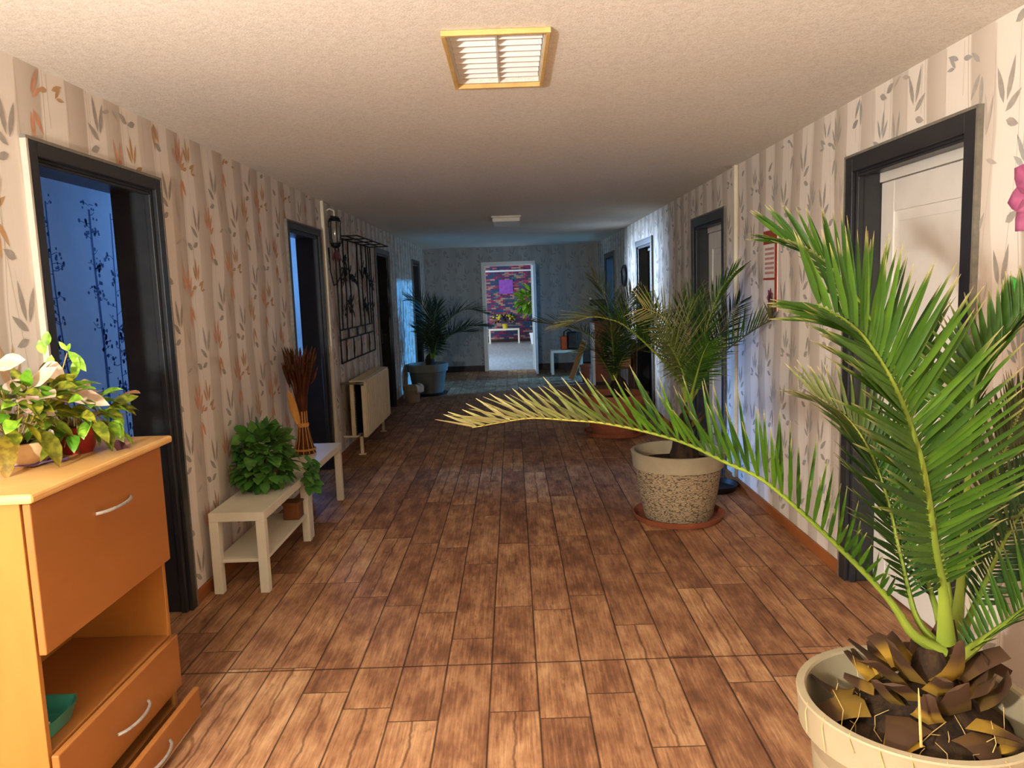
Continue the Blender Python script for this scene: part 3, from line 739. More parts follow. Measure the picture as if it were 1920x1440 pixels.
mb=MB(); mb.lathe([(.078,.028),(.084,.030),(.084,.042),(.078,.044)],c,32,cap0=False,cap1=False); mb.build('foot_ring',M['reed_light'],t)
mb=MB()
for i in range(130):
    a=R.uniform(0,6.28); q=math.sqrt(R.random()); h=R.uniform(.58,.74); r1=.105*q
    p0=c+V((.03*q*math.cos(a),.03*q*math.sin(a),.215)); p1=c+V((.042*q*math.cos(a),.042*q*math.sin(a),.42)); p2=c+V((r1*math.cos(a),r1*math.sin(a),h))
    mb.tube([p0,p1,(p1+p2)/2+V((0,0,.02)),p2],[.0035,.003,.003,.001],5)
mb.build('stalks',M['reed'],t)
mb=MB()
for i in range(90):
    a=R.uniform(0,6.28); q=math.sqrt(R.random()); h=R.uniform(.54,.74); r1=.10*q+.012
    p=c+V((r1*math.cos(a),r1*math.sin(a),h)); d=V((math.cos(a)*.35*q,math.sin(a)*.35*q,1)).normalized()
    mb.tube([p-d*.05,p-d*.02,p+d*.03,p+d*.07],[.002,.008,.007,.001],6)
mb.build('grass_heads',M['grasshead'],t)
mb=MB()
for i in range(9):
    mb.ellipsoid(c+V((R.uniform(-.02,.06),R.uniform(-.06,.02),.69+R.uniform(-.02,.04))),.009,.009,.013,8)
mb.build('red_blossoms',M['redberry'],t)
mb=MB()
for (a,tl) in ((3.6,.0),(4.0,.0)):
    dd=V((math.cos(a),math.sin(a),0)); mb.leaf(c+V((0,0,.21))+dd*.035,dd*.22+V((0,0,1)),dd*-.3+V((0,-1,.1)),.28,.05,0,.5,0,-.1,'oval',.5,7)
mb.build('husk_leaf',M['husk'],t)

# ------------------------------------------------------------------ radiator
ry0,ry1,rxb,rxf,rz0,rz1=7.56,8.98,-1.665,-1.52,.19,.765
t=empty('radiator',(-1.6,8.27,0),'cream ribbed panel radiator below the black iron rack','radiator')
def ribbed(x,sg,name):
    mb=MB(); n=15; prof=[]
    w=(ry1-ry0)/n
    for i in range(n):
        y=ry0+i*w; prof+=[(y,0),(y+w*.06,0),(y+w*.24,.022),(y+w*.76,.022),(y+w*.94,0)]
    vs=[]
    for (y,dx) in prof: vs+=[(x+sg*dx,y,rz0+.02),(x+sg*dx,y,rz1-.02)]
    k=len(prof); fs=[(2*i,2*i+2,2*i+3,2*i+1) for i in range(k-1)]
    mb.add(vs,fs if sg>0 else [tuple(reversed(f)) for f in fs])
    mb.box(x-.012,x-.002 if sg>0 else x+.012,ry0,ry1,rz0,rz1)
    mb.box(x-.014,x+.012,ry0,ry1,rz1-.03,rz1); mb.box(x-.014,x+.012,ry0,ry1,rz0,rz0+.03)
    mb.build(name,M['enamel'],t,bevel=.004)
ribbed(rxf,1,'front_panel'); ribbed(rxb+.02,-1,'rear_panel')
mb=MB(); mb.box(rxb,rxf-.012,ry0+.002,ry1,rz1-.012,rz1+.004); mb.build('top_grille',M['enamel'],t,bevel=.004)
for xx,nm in ((rxb,'rear_end_strip'),(rxf-.03,'front_end_strip')):
    mb=MB(); mb.box(xx,xx+.04,ry0-.004,ry0+.03,rz0,rz1); mb.build(nm,M['enamel'],t,bevel=.004)
mb=MB()
for i in range(19):
    z=rz0+.04+i*.027; mb.beam((rxb+.03,ry0+.02,z),(rxf-.014,ry0+.02,z+.012),.004,.004)
mb.box(rxb+.03,rxf-.015,ry0+.10,ry1-.1,rz0+.03,rz1-.03); mb.build('convector_fins',M['dark'],t)
for y in (ry0+.05,ry1-.1):
    mb=MB(); mb.box(-1.60,-1.57,y,y+.03,.01,rz0); mb.box(-1.62,-1.55,y-.01,y+.04,0,.012); mb.build('leg',M['enamel'],t,bevel=.003)
mb=MB(); mb.tube([(-WL+.002,ry0-.03,.75),(-1.55,ry0-.03,.74)],.011,10); mb.tube([(-1.55,ry0-.03,.74),(-1.515,ry0-.03,.74)],.02,10); mb.tube([(-1.56,ry0-.03,.74),(-1.56,ry0+.02,.74)],.01,8); mb.build('supply_pipe',M['brass'],t)
mb=MB(); mb.tube([(-WL+.002,ry0-.02,.205),(-1.60,ry0-.02,.205),(-1.60,ry0+.03,.205)],.01,10); mb.build('return_pipe',M['enamel'],t)

# ------------------------------------------------------------------ wrought iron rack
gx=-1.722; gy0,gy1=7.55,9.42
t=empty('coat_rack',(gx,8.45,.94),'black wrought iron wall rack with leaf scrolls and a hat shelf on top','coat rack')
mb=MB(); bw=.014
mb.box(gx-.007,gx+.007,gy0,gy0+bw,.94,2.2); mb.box(gx-.007,gx+.007,gy1-bw,gy1,.94,2.2)
for z in (.94,1.17,1.27,2.19): mb.box(gx-.007,gx+.007,gy0,gy1,z,z+bw)
mb.build('outer_frame',M['iron'],t)
for y in (7.72,7.93,8.16,8.60,8.84,9.12,9.28):
    mb=MB(); pts=[]
    for k in range(14):
        q=k/13; pts.append((gx,y+.02*math.sin(q*7+y*3),1.28+.91*q))
    mb.tube(pts,.008,6); mb.build('bar',M['iron'],t)
for y in (7.80,8.18,8.58,9.06):
    mb=MB(); mb.tube([(gx,y-.01,.95),(gx,y+.012,1.06),(gx,y,1.17)],[.006,.010,.006],6); mb.build('bar',M['iron'],t)
for y in (7.95,8.40,8.85):
    mb=MB(); mb.box(gx-.006,gx+.006,y-.03,y+.03,1.18,1.27); mb.build('collar_plate',M['iron'],t)
for (yc,zc) in ((7.80,1.93),(8.04,1.86),(8.78,1.92),(8.97,1.88),(7.92,1.52),(8.02,1.48),(8.72,1.50),(8.86,1.47),(7.66,1.75),(9.22,1.74),(8.30,1.80),(7.68,1.47),(9.2,1.45)):
    mb=MB()
    for k in range(5):
        a=R.uniform(0,6.28); mb.leaf((gx+.006,yc+R.uniform(-.06,.06),zc+R.uniform(-.05,.05)),V((.25,math.cos(a),math.sin(a))),V((1,0,0)),.11,.055,0,.5,0,.2,'oval',.2,4)
    o=mb.build('leaf_ornament',M['iron'],t); s_=o.modifiers.new('s','SOLIDIFY'); s_.thickness=.003
for k in range(2):
    mb=MB(); yb=(7.75,8.7)[k]
    mb.tube([(gx,yb+.5*q/16,1.86+.05*math.sin(q*.75+k)) for q in range(17)],.005,6)
    mb.build('vine_scroll',M['iron'],t)
mb=MB(); sx=-1.50
for x in (gx,gx+.11,sx): mb.beam((x,gy0,2.2),(x,gy1,2.2),.012,.012)
for i in range(5):
    y=gy0+.006+(gy1-gy0-.012)*i/4; mb.beam((gx,y,2.2),(sx,y,2.2),.012,.012)
mb.build('hat_shelf',M['iron'],t)

# lantern, switch, box
lx=-1.66; ly=7.33
t=empty('wall_lantern',(-WL,ly,2.07),'dark wall lantern with a smoky glass hanging beside the iron rack','wall lamp')
mb=MB(); mb.box(-WL,-1.735,ly-.04,ly+.04,2.3,2.46); mb.tube([(-1.74,ly,2.42),(-1.70,ly,2.44),(lx,ly,2.42),(lx,ly,2.36)],.008,8); mb.build('bracket',M['cream'],t)
mb=MB(); mb.lathe([(.012,.30),(.05,.28),(.058,.25),(.05,.25)],(lx,ly,2.07),16); mb.lathe([(.02,.0),(.045,.02),(.05,.05),(.045,.05)],(lx,ly,2.07),16)
for k in range(6):
    a=k*PI/3; mb.tube([(lx+.05*math.cos(a),ly+.05*math.sin(a),2.11),(lx+.056*math.cos(a),ly+.056*math.sin(a),2.33)],.005,5)
mb.build('cage',M['iron'],t)
mb=MB(); mb.lathe([(.03,.05),(.046,.09),(.046,.2),(.036,.25)],(lx,ly,2.07),20); mb.build('glass',M['glass_dark'],t)
mb=MB(); mb.tube([(-1.735,ly+.02,2.08),(-1.72,ly-.02,1.85),(-1.715,ly+.05,1.72),(-1.715,ly+.2,1.74),(-1.715,ly+.33,1.80)],.006,6); mb.build('cable',M['iron'],t)
mb=MB()
for i in range(14):
    d=rnd_dir(-1,-.1); mb.leaf((lx,ly,2.06),d+V((0,0,-1.2)),rnd_dir(),.12,.025,0,R.random(),.4,.3,'oval')
mb.build('dried_tassel',M['darkred'],t)
mb=MB(); mb.box(-WL,-1.70,7.56,7.72,2.345,2.40); mb.box(-1.70,-1.695,7.57,7.71,2.352,2.393)
tag(mb.build('router_box',M['black'],bevel=.004),'small flat black box on the wall above the iron rack','box')
t=empty('light_switch',(-WL,7.13,1.09),'cream double light switch beside the blue lit doorway','light switch')
mb=MB(); mb.box(-WL,-1.738,7.09,7.18,1.08,1.22); mb.build('plate',M['cream'],t,bevel=.003)
for z in (1.09,1.152):
    mb=MB(); mb.box(-1.738,-1.731,7.10,7.17,z,z+.056); mb.build('rocker',M['cream'],t,bevel=.002)

# ------------------------------------------------------------------ palms
def catmull(pts,n):
    P=[V(p) for p in pts]; P=[P[0]*2-P[1]]+P+[P[-1]*2-P[-2]]; out=[]
    L=[0]
    for i in range(1,len(P)-2): L.append(L[-1]+(P[i+1]-P[i]).length)
    for k in range(n):
        s=L[-1]*k/(n-1); i=0
        while i<len(L)-2 and s>L[i+1]: i+=1
        q=(s-L[i])/max(1e-6,L[i+1]-L[i]); a,b_,c_,d_=P[i],P[i+1],P[i+2],P[i+3]
        out.append(.5*((2*b_)+(c_-a)*q+(2*a-5*b_+4*c_-d_)*q*q+(3*b_-a-3*c_+d_)*q**3))
    return out
def frond(par,pts,N,Lmax,pairs,width,mleaf,mr=None,elev=.5,t0=.16,a0=1.25,a1=.35,droop=.25,dry=0,drytip=0,r=.011,tone=(.1,.9),prof=None,clampx=None,seg=4,minL=.25,asym=(1,1),brk=0):
    P=[V((min(q.x,1.72),q.y,q.z)) for q in catmull(pts,60)]; N=V(N); mb=MB()
    n=len(P)
    mb.tube(P,[r*(1.85-.85*min(1,i/9))*(1-.86*(i/(n-1))) for i in range(n)],8,0,flat=.7,tones=[(.6+.3*math.sin(i*.3),max(0,drytip*(i/(n-1)-.55)*2.2),0) for i in range(n)])
    for k in range(pairs):
        t=t0+(1-t0)*((k+.5)/pairs)
        i=t*(n-1); i0=min(n-2,int(i)); p=P[i0].lerp(P[i0+1],i-i0)
        T=(P[min(n-1,i0+2)]-P[max(0,i0-1)]).normalized()
        S=T.cross(N).normalized(); Nn=S.cross(T)
        q=(t-t0)/(1-t0)
        pl=(min(1,minL+(1-minL)*q/.28) if q<.28 else 1-.50*((q-.28)/.72)**1.6)
        an=a0+(a1-a0)*q
        for sg in (-1,1):
            if R.random()<brk: continue
            L=Lmax*pl*R.uniform(.86,1.08); aa=an*asym[sg>0]+R.uniform(-.09,.09); ee=elev+R.uniform(-.18,.18)
            d=(T*math.cos(aa)+(S*sg*math.cos(ee)+Nn*math.sin(ee))*math.sin(aa)).normalized()
            nn=(Nn*math.cos(ee)-S*sg*math.sin(ee))
            w=width*(.7+.3*pl)
            # folded lance shaped leaflet
            nn=nn+S*R.uniform(-.35,.35)
            SS=d.cross(nn).normalized(); vs=[];tt=[];pp=p+S*sg*r*.3; dd=d.copy(); tn=R.uniform(*tone); dr=max(dry*R.uniform(.6,1.2),drytip*max(0,q-.6)*2.4*R.uniform(.7,1.2)); dr=min(1,dr)
            for j in range(seg+1):
                u_=j/seg; ww=w/2*min(1,.45+u_*2.4)*(1-u_**2.4)+.0004
                NN=SS.cross(dd).normalized()
                x=pp
                if clampx and x.x>clampx: x=V((clampx,x.y,x.z))
                if x.x<-1.735: x=V((-1.735,x.y,x.z))
                if x.z<.012: x=V((x.x,x.y,.012))
                vs+=[x-SS*ww+NN*ww*.35,x.copy(),x+SS*ww+NN*ww*.35]; tt+=[(tn,dr,u_)]*3
                dd=(dd+V((0,0,-1))*droop/seg).normalized(); pp=pp+dd*(L/seg)
            fs=[]
            for j in range(seg): a=j*3; fs+=[(a,a+1,a+4,a+3),(a+1,a+2,a+5,a+4)]
            mb.add(vs,fs,1,smooth=True,tones=tt)
    return mb.build('frond',[mr or M['rachis'],mleaf],par,angle=60)
def PT(*a): return [at(*x) for x in a]

# ---- foreground palm
pc=V((1.035,1.90,0)); PR=.2985; PH=.50
t=empty('potted_palm',pc,'large date palm in smooth beige pot in the right foreground, one frond reaching far left','potted palm')
mb=MB(); mb.lathe([(.195,0),(.205,.02),(.268,PH-.10),(.272,PH-.095),(.292,PH-.09),(PR-.002,PH-.012),(PR,PH-.004),(PR-.003,PH),(PR-.022,PH),(PR-.027,PH-.006),(PR-.035,PH-.10),(PR-.047,PH-.24)],pc,72,cap1=False)
mb.build('pot',M['pot_beige'],t,angle=30)
mb=MB(); vs=[];fs=[];NR,NA=9,40
for i in range(NR+1):
    rr=(PR-.044)*i/NR
    for j in range(NA):
        a=2*PI*j/NA; x=pc.x+rr*math.cos(a); y=pc.y+rr*math.sin(a)
        vs.append((x,y,PH-.17+.03*noise.noise(V((x*14,y*14,0)))+.03*(1-i/NR)))
for i in range(NR):
    for j in range(NA): fs.append((i*NA+j,(i+1)*NA+j,(i+1)*NA+(j+1)%NA,i*NA+(j+1)%NA))
mb.add(vs,fs,smooth=True); mb.build('soil',M['soil'],t)
CR=V((1.10,1.93,.60))
mb=MB(); mb.lathe([(.225,-.20),(.18,-.165),(.125,-.13),(.08,-.085),(.05,-.03),(.03,.02),(0,.035)],CR+V((-.02,-.01,0)),32,cap0=False,cap1=False,wob=.07); mb.build('trunk',M['fibre'],t)
# old leaf bases around the trunk
for i in range(38):
    a=i*2.399+.3+R.uniform(-.3,.3); h=1-(i/38)**.9; el=-.05+1.05*h+R.uniform(-.2,.2); rr=.195-.15*h
    mb=MB(); dd=V((math.cos(a)*math.cos(el),math.sin(a)*math.cos(el),math.sin(el))); p=CR+V((rr*math.cos(a)-.02,rr*math.sin(a)-.01,-.17+.15*h)); L=R.uniform(.07,.135)
    SS=dd.cross(V((0,0,1))).normalized(); NN=SS.cross(dd); vs=[];tt=[]; tn=R.random(); dr=R.choice((0,0,.25,.6,.9)); wd=R.uniform(.032,.058); tw=R.uniform(-.7,.7); cu=R.uniform(-.05,.06); te=R.uniform(.25,.75)
    for k in range(6):
        u_=k/5; w=wd*(1-te*u_); th=.016*(1-.7*u_); q=p+dd*L*u_+NN*cu*u_*u_; S2=(SS+NN*tw*u_).normalized()
        vs+=[q-S2*w,q+NN*th,q+S2*w,q-NN*th]; tt+=[(tn,dr,u_)]*4
    fs=[(k*4+j,k*4+(j+1)%4,k*4+4+(j+1)%4,k*4+4+j) for k in range(5) for j in range(4)]+[(3,2,1,0),(20,21,22,23)]
    mb.add(vs,fs,smooth=True,tones=tt); mb.build('leaf_base',M['stub'],t,angle=50)
# loose dry fibres, roots and grass
mb=MB()
for i in range(46):
    a=R.uniform(0,6.28); rr=R.uniform(.10,.24); p=V((pc.x+rr*math.cos(a),pc.y+rr*math.sin(a),PH-.10)); q=p+V((R.uniform(-.07,.07),R.uniform(-.07,.07),R.uniform(.02,.13)))
    mb.tube([p,(p+q)/2+V((R.uniform(-.02,.02),R.uniform(-.02,.02),.02)),q],[.0013,.0011,.0006],4)
for i in range(9):
    a=PI+.1+i*.24+R.uniform(-.05,.05); p=V((pc.x+.24*math.cos(a),pc.y+.24*math.sin(a),PH-.09)); q=V((pc.x+.293*math.cos(a),pc.y+.293*math.sin(a),PH+.003)); s2=V((pc.x+(PR+.004)*math.cos(a+.06),pc.y+(PR+.004)*math.sin(a+.06),PH-R.uniform(.03,.09)))
    mb.tube([p,p.lerp(q,.6)+V((0,0,.015)),q,q.lerp(s2,.3)+V((math.cos(a),math.sin(a),0))*.006,s2],[.0015,.0014,.0013,.0012,.0008],4)
mb.tube([at(1727,1400,1.72),at(1724,1330,1.72),at(1722,1290,1.73)],[.0035,.003,.001],5)
mb.build('dry_fibre',M['straw'],t)
A=dict(Lmax=.27,pairs=62,width=.017,mleaf=M['palm'],clampx=1.735)
# long frond sweeping left
frond(t,PT((1768,1222,1.92),(1713,1190,1.93),(1673,1132,1.95),(1619,1072,1.97),(1536,991,2.0),(1435,903,2.05),(1361,867,2.09),(1287,832,2.13),(1209,809,2.16),(1128,793,2.19),(1068,788,2.21),(997,784,2.24),(940,792,2.26),(885,802,2.27)),
      (0.05,-.10,1),**{**A,'pairs':50,'Lmax':.25,'width':.0125},elev=.85,t0=.13,a0=1.2,a1=.62,droop=.0,drytip=.5,r=.013,tone=(.15,.9))
# tall middle frond, tip bending left
frond(t,PT((1774,1205,1.93),(1768,1107,1.90),(1754,1035,1.87),(1736,908,1.83),(1718,831,1.81),(1685,741,1.79),(1653,680,1.78),(1617,629,1.77),(1580,597,1.76),(1530,570,1.75)),
      (.18,-1,.35),**{**A,'pairs':56,'Lmax':.34,'width':.0185},asym=(.72,1.04),elev=.38,t0=.17,a0=1.38,a1=.6,droop=.03,r=.015,tone=(.2,1))
# second upright frond behind it, tip at upper left
frond(t,PT((1785,1205,1.97),(1772,1090,2.02),(1745,950,2.08),(1716,820,2.12),(1672,680,2.15),(1613,568,2.17),(1560,505,2.18),(1526,475,2.19),(1490,455,2.2),(1462,447,2.2)),
      (.2,-1,.5),**{**A,'pairs':54,'Lmax':.26,'width':.015},elev=.45,t0=.3,a0=1.2,a1=.35,droop=.02,r=.013,tone=(.1,.75))
# left middle frond with brownish tips
frond(t,PT((1760,1215,1.96),(1749,1200,1.96),(1717,1154,1.98),(1690,1050,2.02),(1662,930,2.06),(1628,840,2.1),(1590,785,2.13),(1552,757,2.15),(1530,745,2.16)),
      (.3,-1,.5),**{**A,'pairs':50,'Lmax':.25,'width':.012},elev=.4,t0=.2,a0=1.2,a1=.4,droop=.03,drytip=.22,r=.012,tone=(0,.6))
# right upright frond curling over the door edge
frond(t,PT((1790,1210,1.97),(1800,1100,1.99),(1811,950,2.01),(1818,850,2.02),(1826,741,2.03),(1842,690,2.03),(1872,655,2.03),(1915,602,2.02),(1970,520,2.0)),
      (-.55,-.25,.8),**{**A,'pairs':52,'Lmax':.21},elev=.75,t0=.50,a0=1.15,a1=.35,droop=.02,r=.014,tone=(.2,.9))
# low right frond
frond(t,PT((1790,1240,1.9),(1820,1218,1.9),(1843,1200,1.91),(1897,1161,1.93),(1940,1128,1.96),(2010,1080,2.0),(2100,1030,2.06),(2180,1010,2.1)),
      (-.35,-.2,1),**{**A,'pairs':48,'Lmax':.22,'width':.014},elev=.8,t0=.05,a0=1.3,a1=.4,droop=0,r=.012,tone=(.1,.8))
# right rear fronds, darker
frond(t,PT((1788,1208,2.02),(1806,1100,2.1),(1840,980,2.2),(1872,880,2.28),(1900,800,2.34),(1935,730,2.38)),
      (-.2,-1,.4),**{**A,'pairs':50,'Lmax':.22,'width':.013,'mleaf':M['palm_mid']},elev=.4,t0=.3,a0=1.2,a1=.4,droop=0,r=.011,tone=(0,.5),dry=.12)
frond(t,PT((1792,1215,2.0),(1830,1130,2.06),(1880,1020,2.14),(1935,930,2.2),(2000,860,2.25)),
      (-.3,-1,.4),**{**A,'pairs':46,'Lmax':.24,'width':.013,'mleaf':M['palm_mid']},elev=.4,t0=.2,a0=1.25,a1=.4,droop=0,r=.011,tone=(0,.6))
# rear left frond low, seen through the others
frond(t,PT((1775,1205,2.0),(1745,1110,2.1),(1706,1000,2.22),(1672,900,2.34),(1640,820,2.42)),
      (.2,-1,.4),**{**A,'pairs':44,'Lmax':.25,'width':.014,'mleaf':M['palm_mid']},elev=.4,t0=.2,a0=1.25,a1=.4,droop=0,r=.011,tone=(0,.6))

# ---- middle palm
pc=V((1.105,5.14,0)); PR=.322; PH=.485
t=empty('potted_palm',pc,'date palm in bark textured pot with smooth beige rim on a round saucer','potted palm')
z0=.0135
mb=MB(); mb.lathe([(.225,z0),(.232,z0+.01),(.268,.2),(.292,PH-.11)],pc,64,cap1=False); mb.build('pot',M['pot_stone'],t)
mb=MB(); mb.lathe([(.288,PH-.112),(.306,PH-.11),(.318,PH-.01),(PR,PH-.004),(PR-.004,PH),(PR-.026,PH),(PR-.032,PH-.02),(PR-.045,PH-.12)],pc,64,cap0=False,cap1=False); mb.build('pot_rim',M['pot_beige'],t)
mb=MB(); mb.lathe([(.28,PH-.09),(.18,PH-.08),(.08,PH-.06),(0,PH-.05)],pc,32,cap0=False,cap1=False,wob=.03); mb.build('soil',M['soil'],t)
CR=V((1.15,5.14,.62))
mb=MB(); mb.lathe([(.10,-.19),(.085,-.12),(.065,-.02),(.05,.06),(.025,.11),(0,.13)],CR,20,cap0=False,cap1=False,wob=.07); mb.build('trunk',M['fibre'],t)
for i in range(12):
    a=i*2.399; el=.5+.5*(i/12); mb=MB(); dd=V((math.cos(a)*math.cos(el),math.sin(a)*math.cos(el),math.sin(el))); p=CR+V((.10*math.cos(a),.10*math.sin(a),-.1+.16*i/12)); mb.leaf(p,dd,V((0,0,1)),.15,.05,0,R.random(),.5,.0,'lance',.5); mb.build('leaf_base',M['stub'],t)
B=dict(Lmax=.30,pairs=34,width=.0105,mleaf=M['palm'],clampx=1.735,seg=3)
frond(t,PT((1290,752,5.1),(1280,725,5.08),(1255,690,5.05),(1216,649,5.0),(1172,611,4.95),(1140,598,4.92),(1105,595,4.9),(1057,612,4.88)),(.1,-.25,1),**B,elev=.65,t0=.18,droop=.2,drytip=.35,tone=(.1,.8))
frond(t,PT((1287,752,5.1),(1281,703,5.04),(1272,655,4.98),(1258,615,4.9),(1236,590,4.84),(1204,577,4.80)),(.35,-1,.3),**{**B,'Lmax':.32},elev=.2,t0=.16,a0=1.05,a1=.6,droop=.12,dry=.22,drytip=.5,tone=(.3,1))
frond(t,PT((1290,752,5.15),(1288,700,5.18),(1287,640,5.22),(1291,590,5.25),(1300,555,5.28)),(0,-1,.3),**{**B,'Lmax':.30},elev=.3,t0=.2,a0=.95,a1=.35,droop=.03,tone=(.1,.7))
frond(t,PT((1292,752,5.15),(1300,720,5.17),(1322,624,5.2),(1347,553,5.22),(1365,525,5.24),(1381,507,5.25)),(-.4,-1,.3),**{**B,'Lmax':.24},elev=.6,t0=.2,a0=.8,a1=.25,droop=.02,tone=(.1,.7))
frond(t,PT((1295,752,5.12),(1308,730,5.12),(1338,680,5.12),(1380,643,5.11),(1427,611,5.1),(1460,598,5.08),(1490,592,5.06)),(-.15,-.3,1),**{**B,'Lmax':.26},elev=.7,t0=.18,droop=.1,tone=(0,.5),drytip=.3)
frond(t,PT((1292,752,5.2),(1310,705,5.3),(1340,645,5.42),(1365,600,5.5),(1388,565,5.55)),(-.3,-1,.4),**{**B,'mleaf':M['palm_dark'],'Lmax':.25},elev=.3,t0=.25,a0=1.0,a1=.4,tone=(0,.5))
frond(t,PT((1288,752,5.2),(1270,700,5.32),(1245,640,5.45),(1222,590,5.55),(1205,560,5.6)),(.3,-1,.4),**{**B,'Lmax':.27},elev=.3,t0=.25,a0=1.0,a1=.4,tone=(0,.6))
frond(t,PT((1290,752,5.1),(1284,710,5.03),(1268,670,4.95),(1250,640,4.88),(1235,625,4.84)),(.2,-1,.4),**{**B,'Lmax':.24},elev=.3,t0=.2,a0=1.1,a1=.5,tone=(.2,.9),dry=.15)
frond(t,PT((1294,752,5.08),(1306,705,5.02),(1318,665,4.96),(1330,640,4.92)),(-.2,-1,.4),**{**B,'Lmax':.24},elev=.3,t0=.2,a0=1.1,a1=.5,tone=(.1,.7))
def saucer(c,r,mat,label,h=.05):
    mb=MB(); mb.lathe([(r*.86,0),(r*.93,.006),(r,h-.008),(r+.004,h),(r-.006,h),(r*.91,.014),(r*.88,.012),(0,.012)],c,56,cap1=False)
    return tag(mb.build('saucer',mat),label,'saucer')
saucer(pc,.312,M['terracotta'],'terracotta saucer under the bark textured pot')
saucer(V((1.53,5.85,0)),.19,M['dark_tray'],'empty dark brown saucer on the floor by the right wall')

# ---- third palm, further down on the right
pc=V((1.09,8.28,0)); PR=.375; PH=.455
t=empty('potted_palm',pc,'dark palm in a wide terracotta pot further down the right side','potted palm')
mb=MB(); mb.lathe([(.25,.0135),(.26,.03),(.34,PH-.1),(.36,PH-.095),(PR,PH-.01),(PR-.004,PH),(PR-.03,PH),(PR-.045,PH-.1)],pc,56,cap1=False); mb.build('pot',M['terracotta'],t)
mb=MB(); mb.lathe([(PR-.042,PH-.07),(.15,PH-.05),(0,PH-.03)],pc,32,cap0=False,cap1=False,wob=.03); mb.build('soil',M['soil'],t)
mb=MB(); mb.lathe([(.08,-.03),(.1,.06),(.07,.14),(0,.2)],pc+V((.05,0,PH)),18,cap0=False,cap1=False,wob=.08); mb.build('trunk',M['fibre'],t)
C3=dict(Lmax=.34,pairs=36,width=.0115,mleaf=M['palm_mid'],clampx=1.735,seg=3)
for pts,N in ((((1150,712,8.28),(1140,670,8.2),(1115,635,8.1),(1080,617,8.0),(1040,609,7.95),(998,603,7.9)),(.1,-.2,1)),
              (((1152,712,8.28),(1150,650,8.3),(1143,590,8.3),(1130,545,8.3),(1112,520,8.28)),(.3,-1,.3)),
              (((1153,712,8.3),(1158,640,8.35),(1170,590,8.4),(1188,560,8.42),(1205,555,8.42)),(-.2,-1,.4)),
              (((1155,712,8.3),(1172,650,8.35),(1195,610,8.4),(1225,590,8.42),(1248,590,8.44)),(-.2,-.8,.6)),
              (((1150,712,8.25),(1138,690,8.1),(1122,665,7.95),(1105,655,7.85),(1090,660,7.8)),(.1,-.6,1)),
              (((1153,712,8.25),(1163,680,8.1),(1178,660,7.95),(1200,655,7.85)),(-.1,-.6,1)),
              (((1151,712,8.25),(1150,670,8.1),(1148,640,8.0),(1145,615,7.92)),(0,-1,.4)),
              (((1152,712,8.35),(1160,640,8.5),(1175,580,8.6),(1185,545,8.65)),(0,-1,.4))):
    frond(t,PT(*pts),N,**C3,elev=.4,t0=.15,droop=.12,tone=(0,.8),drytip=.25,r=.012)
saucer(pc,.345,M['terracotta'],'terracotta saucer under the wide pot in the dim part of the corridor')

# ---- palm at the far left
pc=V((-1.40,12.15,0)); PR=.335; PH=.50
t=empty('potted_palm',pc,'arching palm in big grey pot in the far left corner by the blue lit wall','potted palm')
mb=MB(); mb.lathe([(.235,.035),(.245,.05),(.295,PH-.13),(.30,PH-.125),(.322,PH-.12),(PR,PH-.005),(PR-.004,PH),(PR-.03,PH),(PR-.045,PH-.1)],pc,48,cap1=False); mb.build('pot',M['grey_pot'],t)
mb=MB(); mb.lathe([(PR-.042,PH-.07),(.15,PH-.05),(0,PH-.03)],pc,32,cap0=False,cap1=False); mb.build('soil',M['soil'],t)
mb=MB(); mb.lathe([(.06,-.03),(.075,.06),(.05,.12),(0,.17)],pc+V((.04,0,PH)),16,cap0=False,cap1=False,wob=.08); mb.build('trunk',M['fibre'],t)
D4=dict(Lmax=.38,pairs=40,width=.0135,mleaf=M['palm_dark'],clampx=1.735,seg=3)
for pts,N in ((((812,672,12.15),(820,640,12.1),(834,610,12.0),(855,588,11.9),(880,580,11.8),(912,588,11.75)),(-.1,-.2,1)),
              (((813,672,12.15),(824,650,12.05),(840,632,11.95),(860,623,11.85),(885,622,11.8)),(-.1,-.2,1)),
              (((814,672,12.2),(830,645,12.25),(850,625,12.3),(880,612,12.35),(915,612,12.4)),(-.1,-.2,1)),
              (((810,672,12.15),(804,640,12.15),(800,610,12.15),(794,582,12.12),(783,565,12.1),(764,559,12.1)),(.3,-.8,.4)),
              (((811,672,12.15),(812,630,12.1),(815,595,12.05),(820,570,12.05)),(0,-1,.3)),
              (((812,672,12.2),(808,630,12.3),(806,595,12.35),(809,570,12.4)),(0,-1,.3)),
              (((810,672,12.05),(802,645,11.9),(793,625,11.8),(783,620,11.75)),(.2,-.7,.6)),
              (((813,672,12.05),(818,645,11.9),(824,630,11.8)),(0,-.9,.5))):
    frond(t,PT(*pts),N,**D4,elev=.45,t0=.18,droop=.15,tone=(0,.6),r=.013)
mb=MB(); mb.lathe([(.27,0),(.30,.006),(.315,.035),(.305,.035),(.28,.03),(0,.028)],pc,40,cap1=False); tag(mb.build('saucer',M['dark_tray']),'dark saucer under the big grey pot in the far left corner','saucer')
c=V((-1.55,11.3,0))
t=empty('small_pot',c,'small beige flower pot with a pale bag, in front of the big grey pot','flower pot')
mb=MB(); mb.lathe([(.10,0),(.105,.01),(.122,.185),(.138,.19),(.142,.25),(.136,.255),(.128,.25),(.12,.18)],c,36); mb.build('pot',M['pot_beige'],t)
mb=MB(); vs=[]; NA,NB=14,6
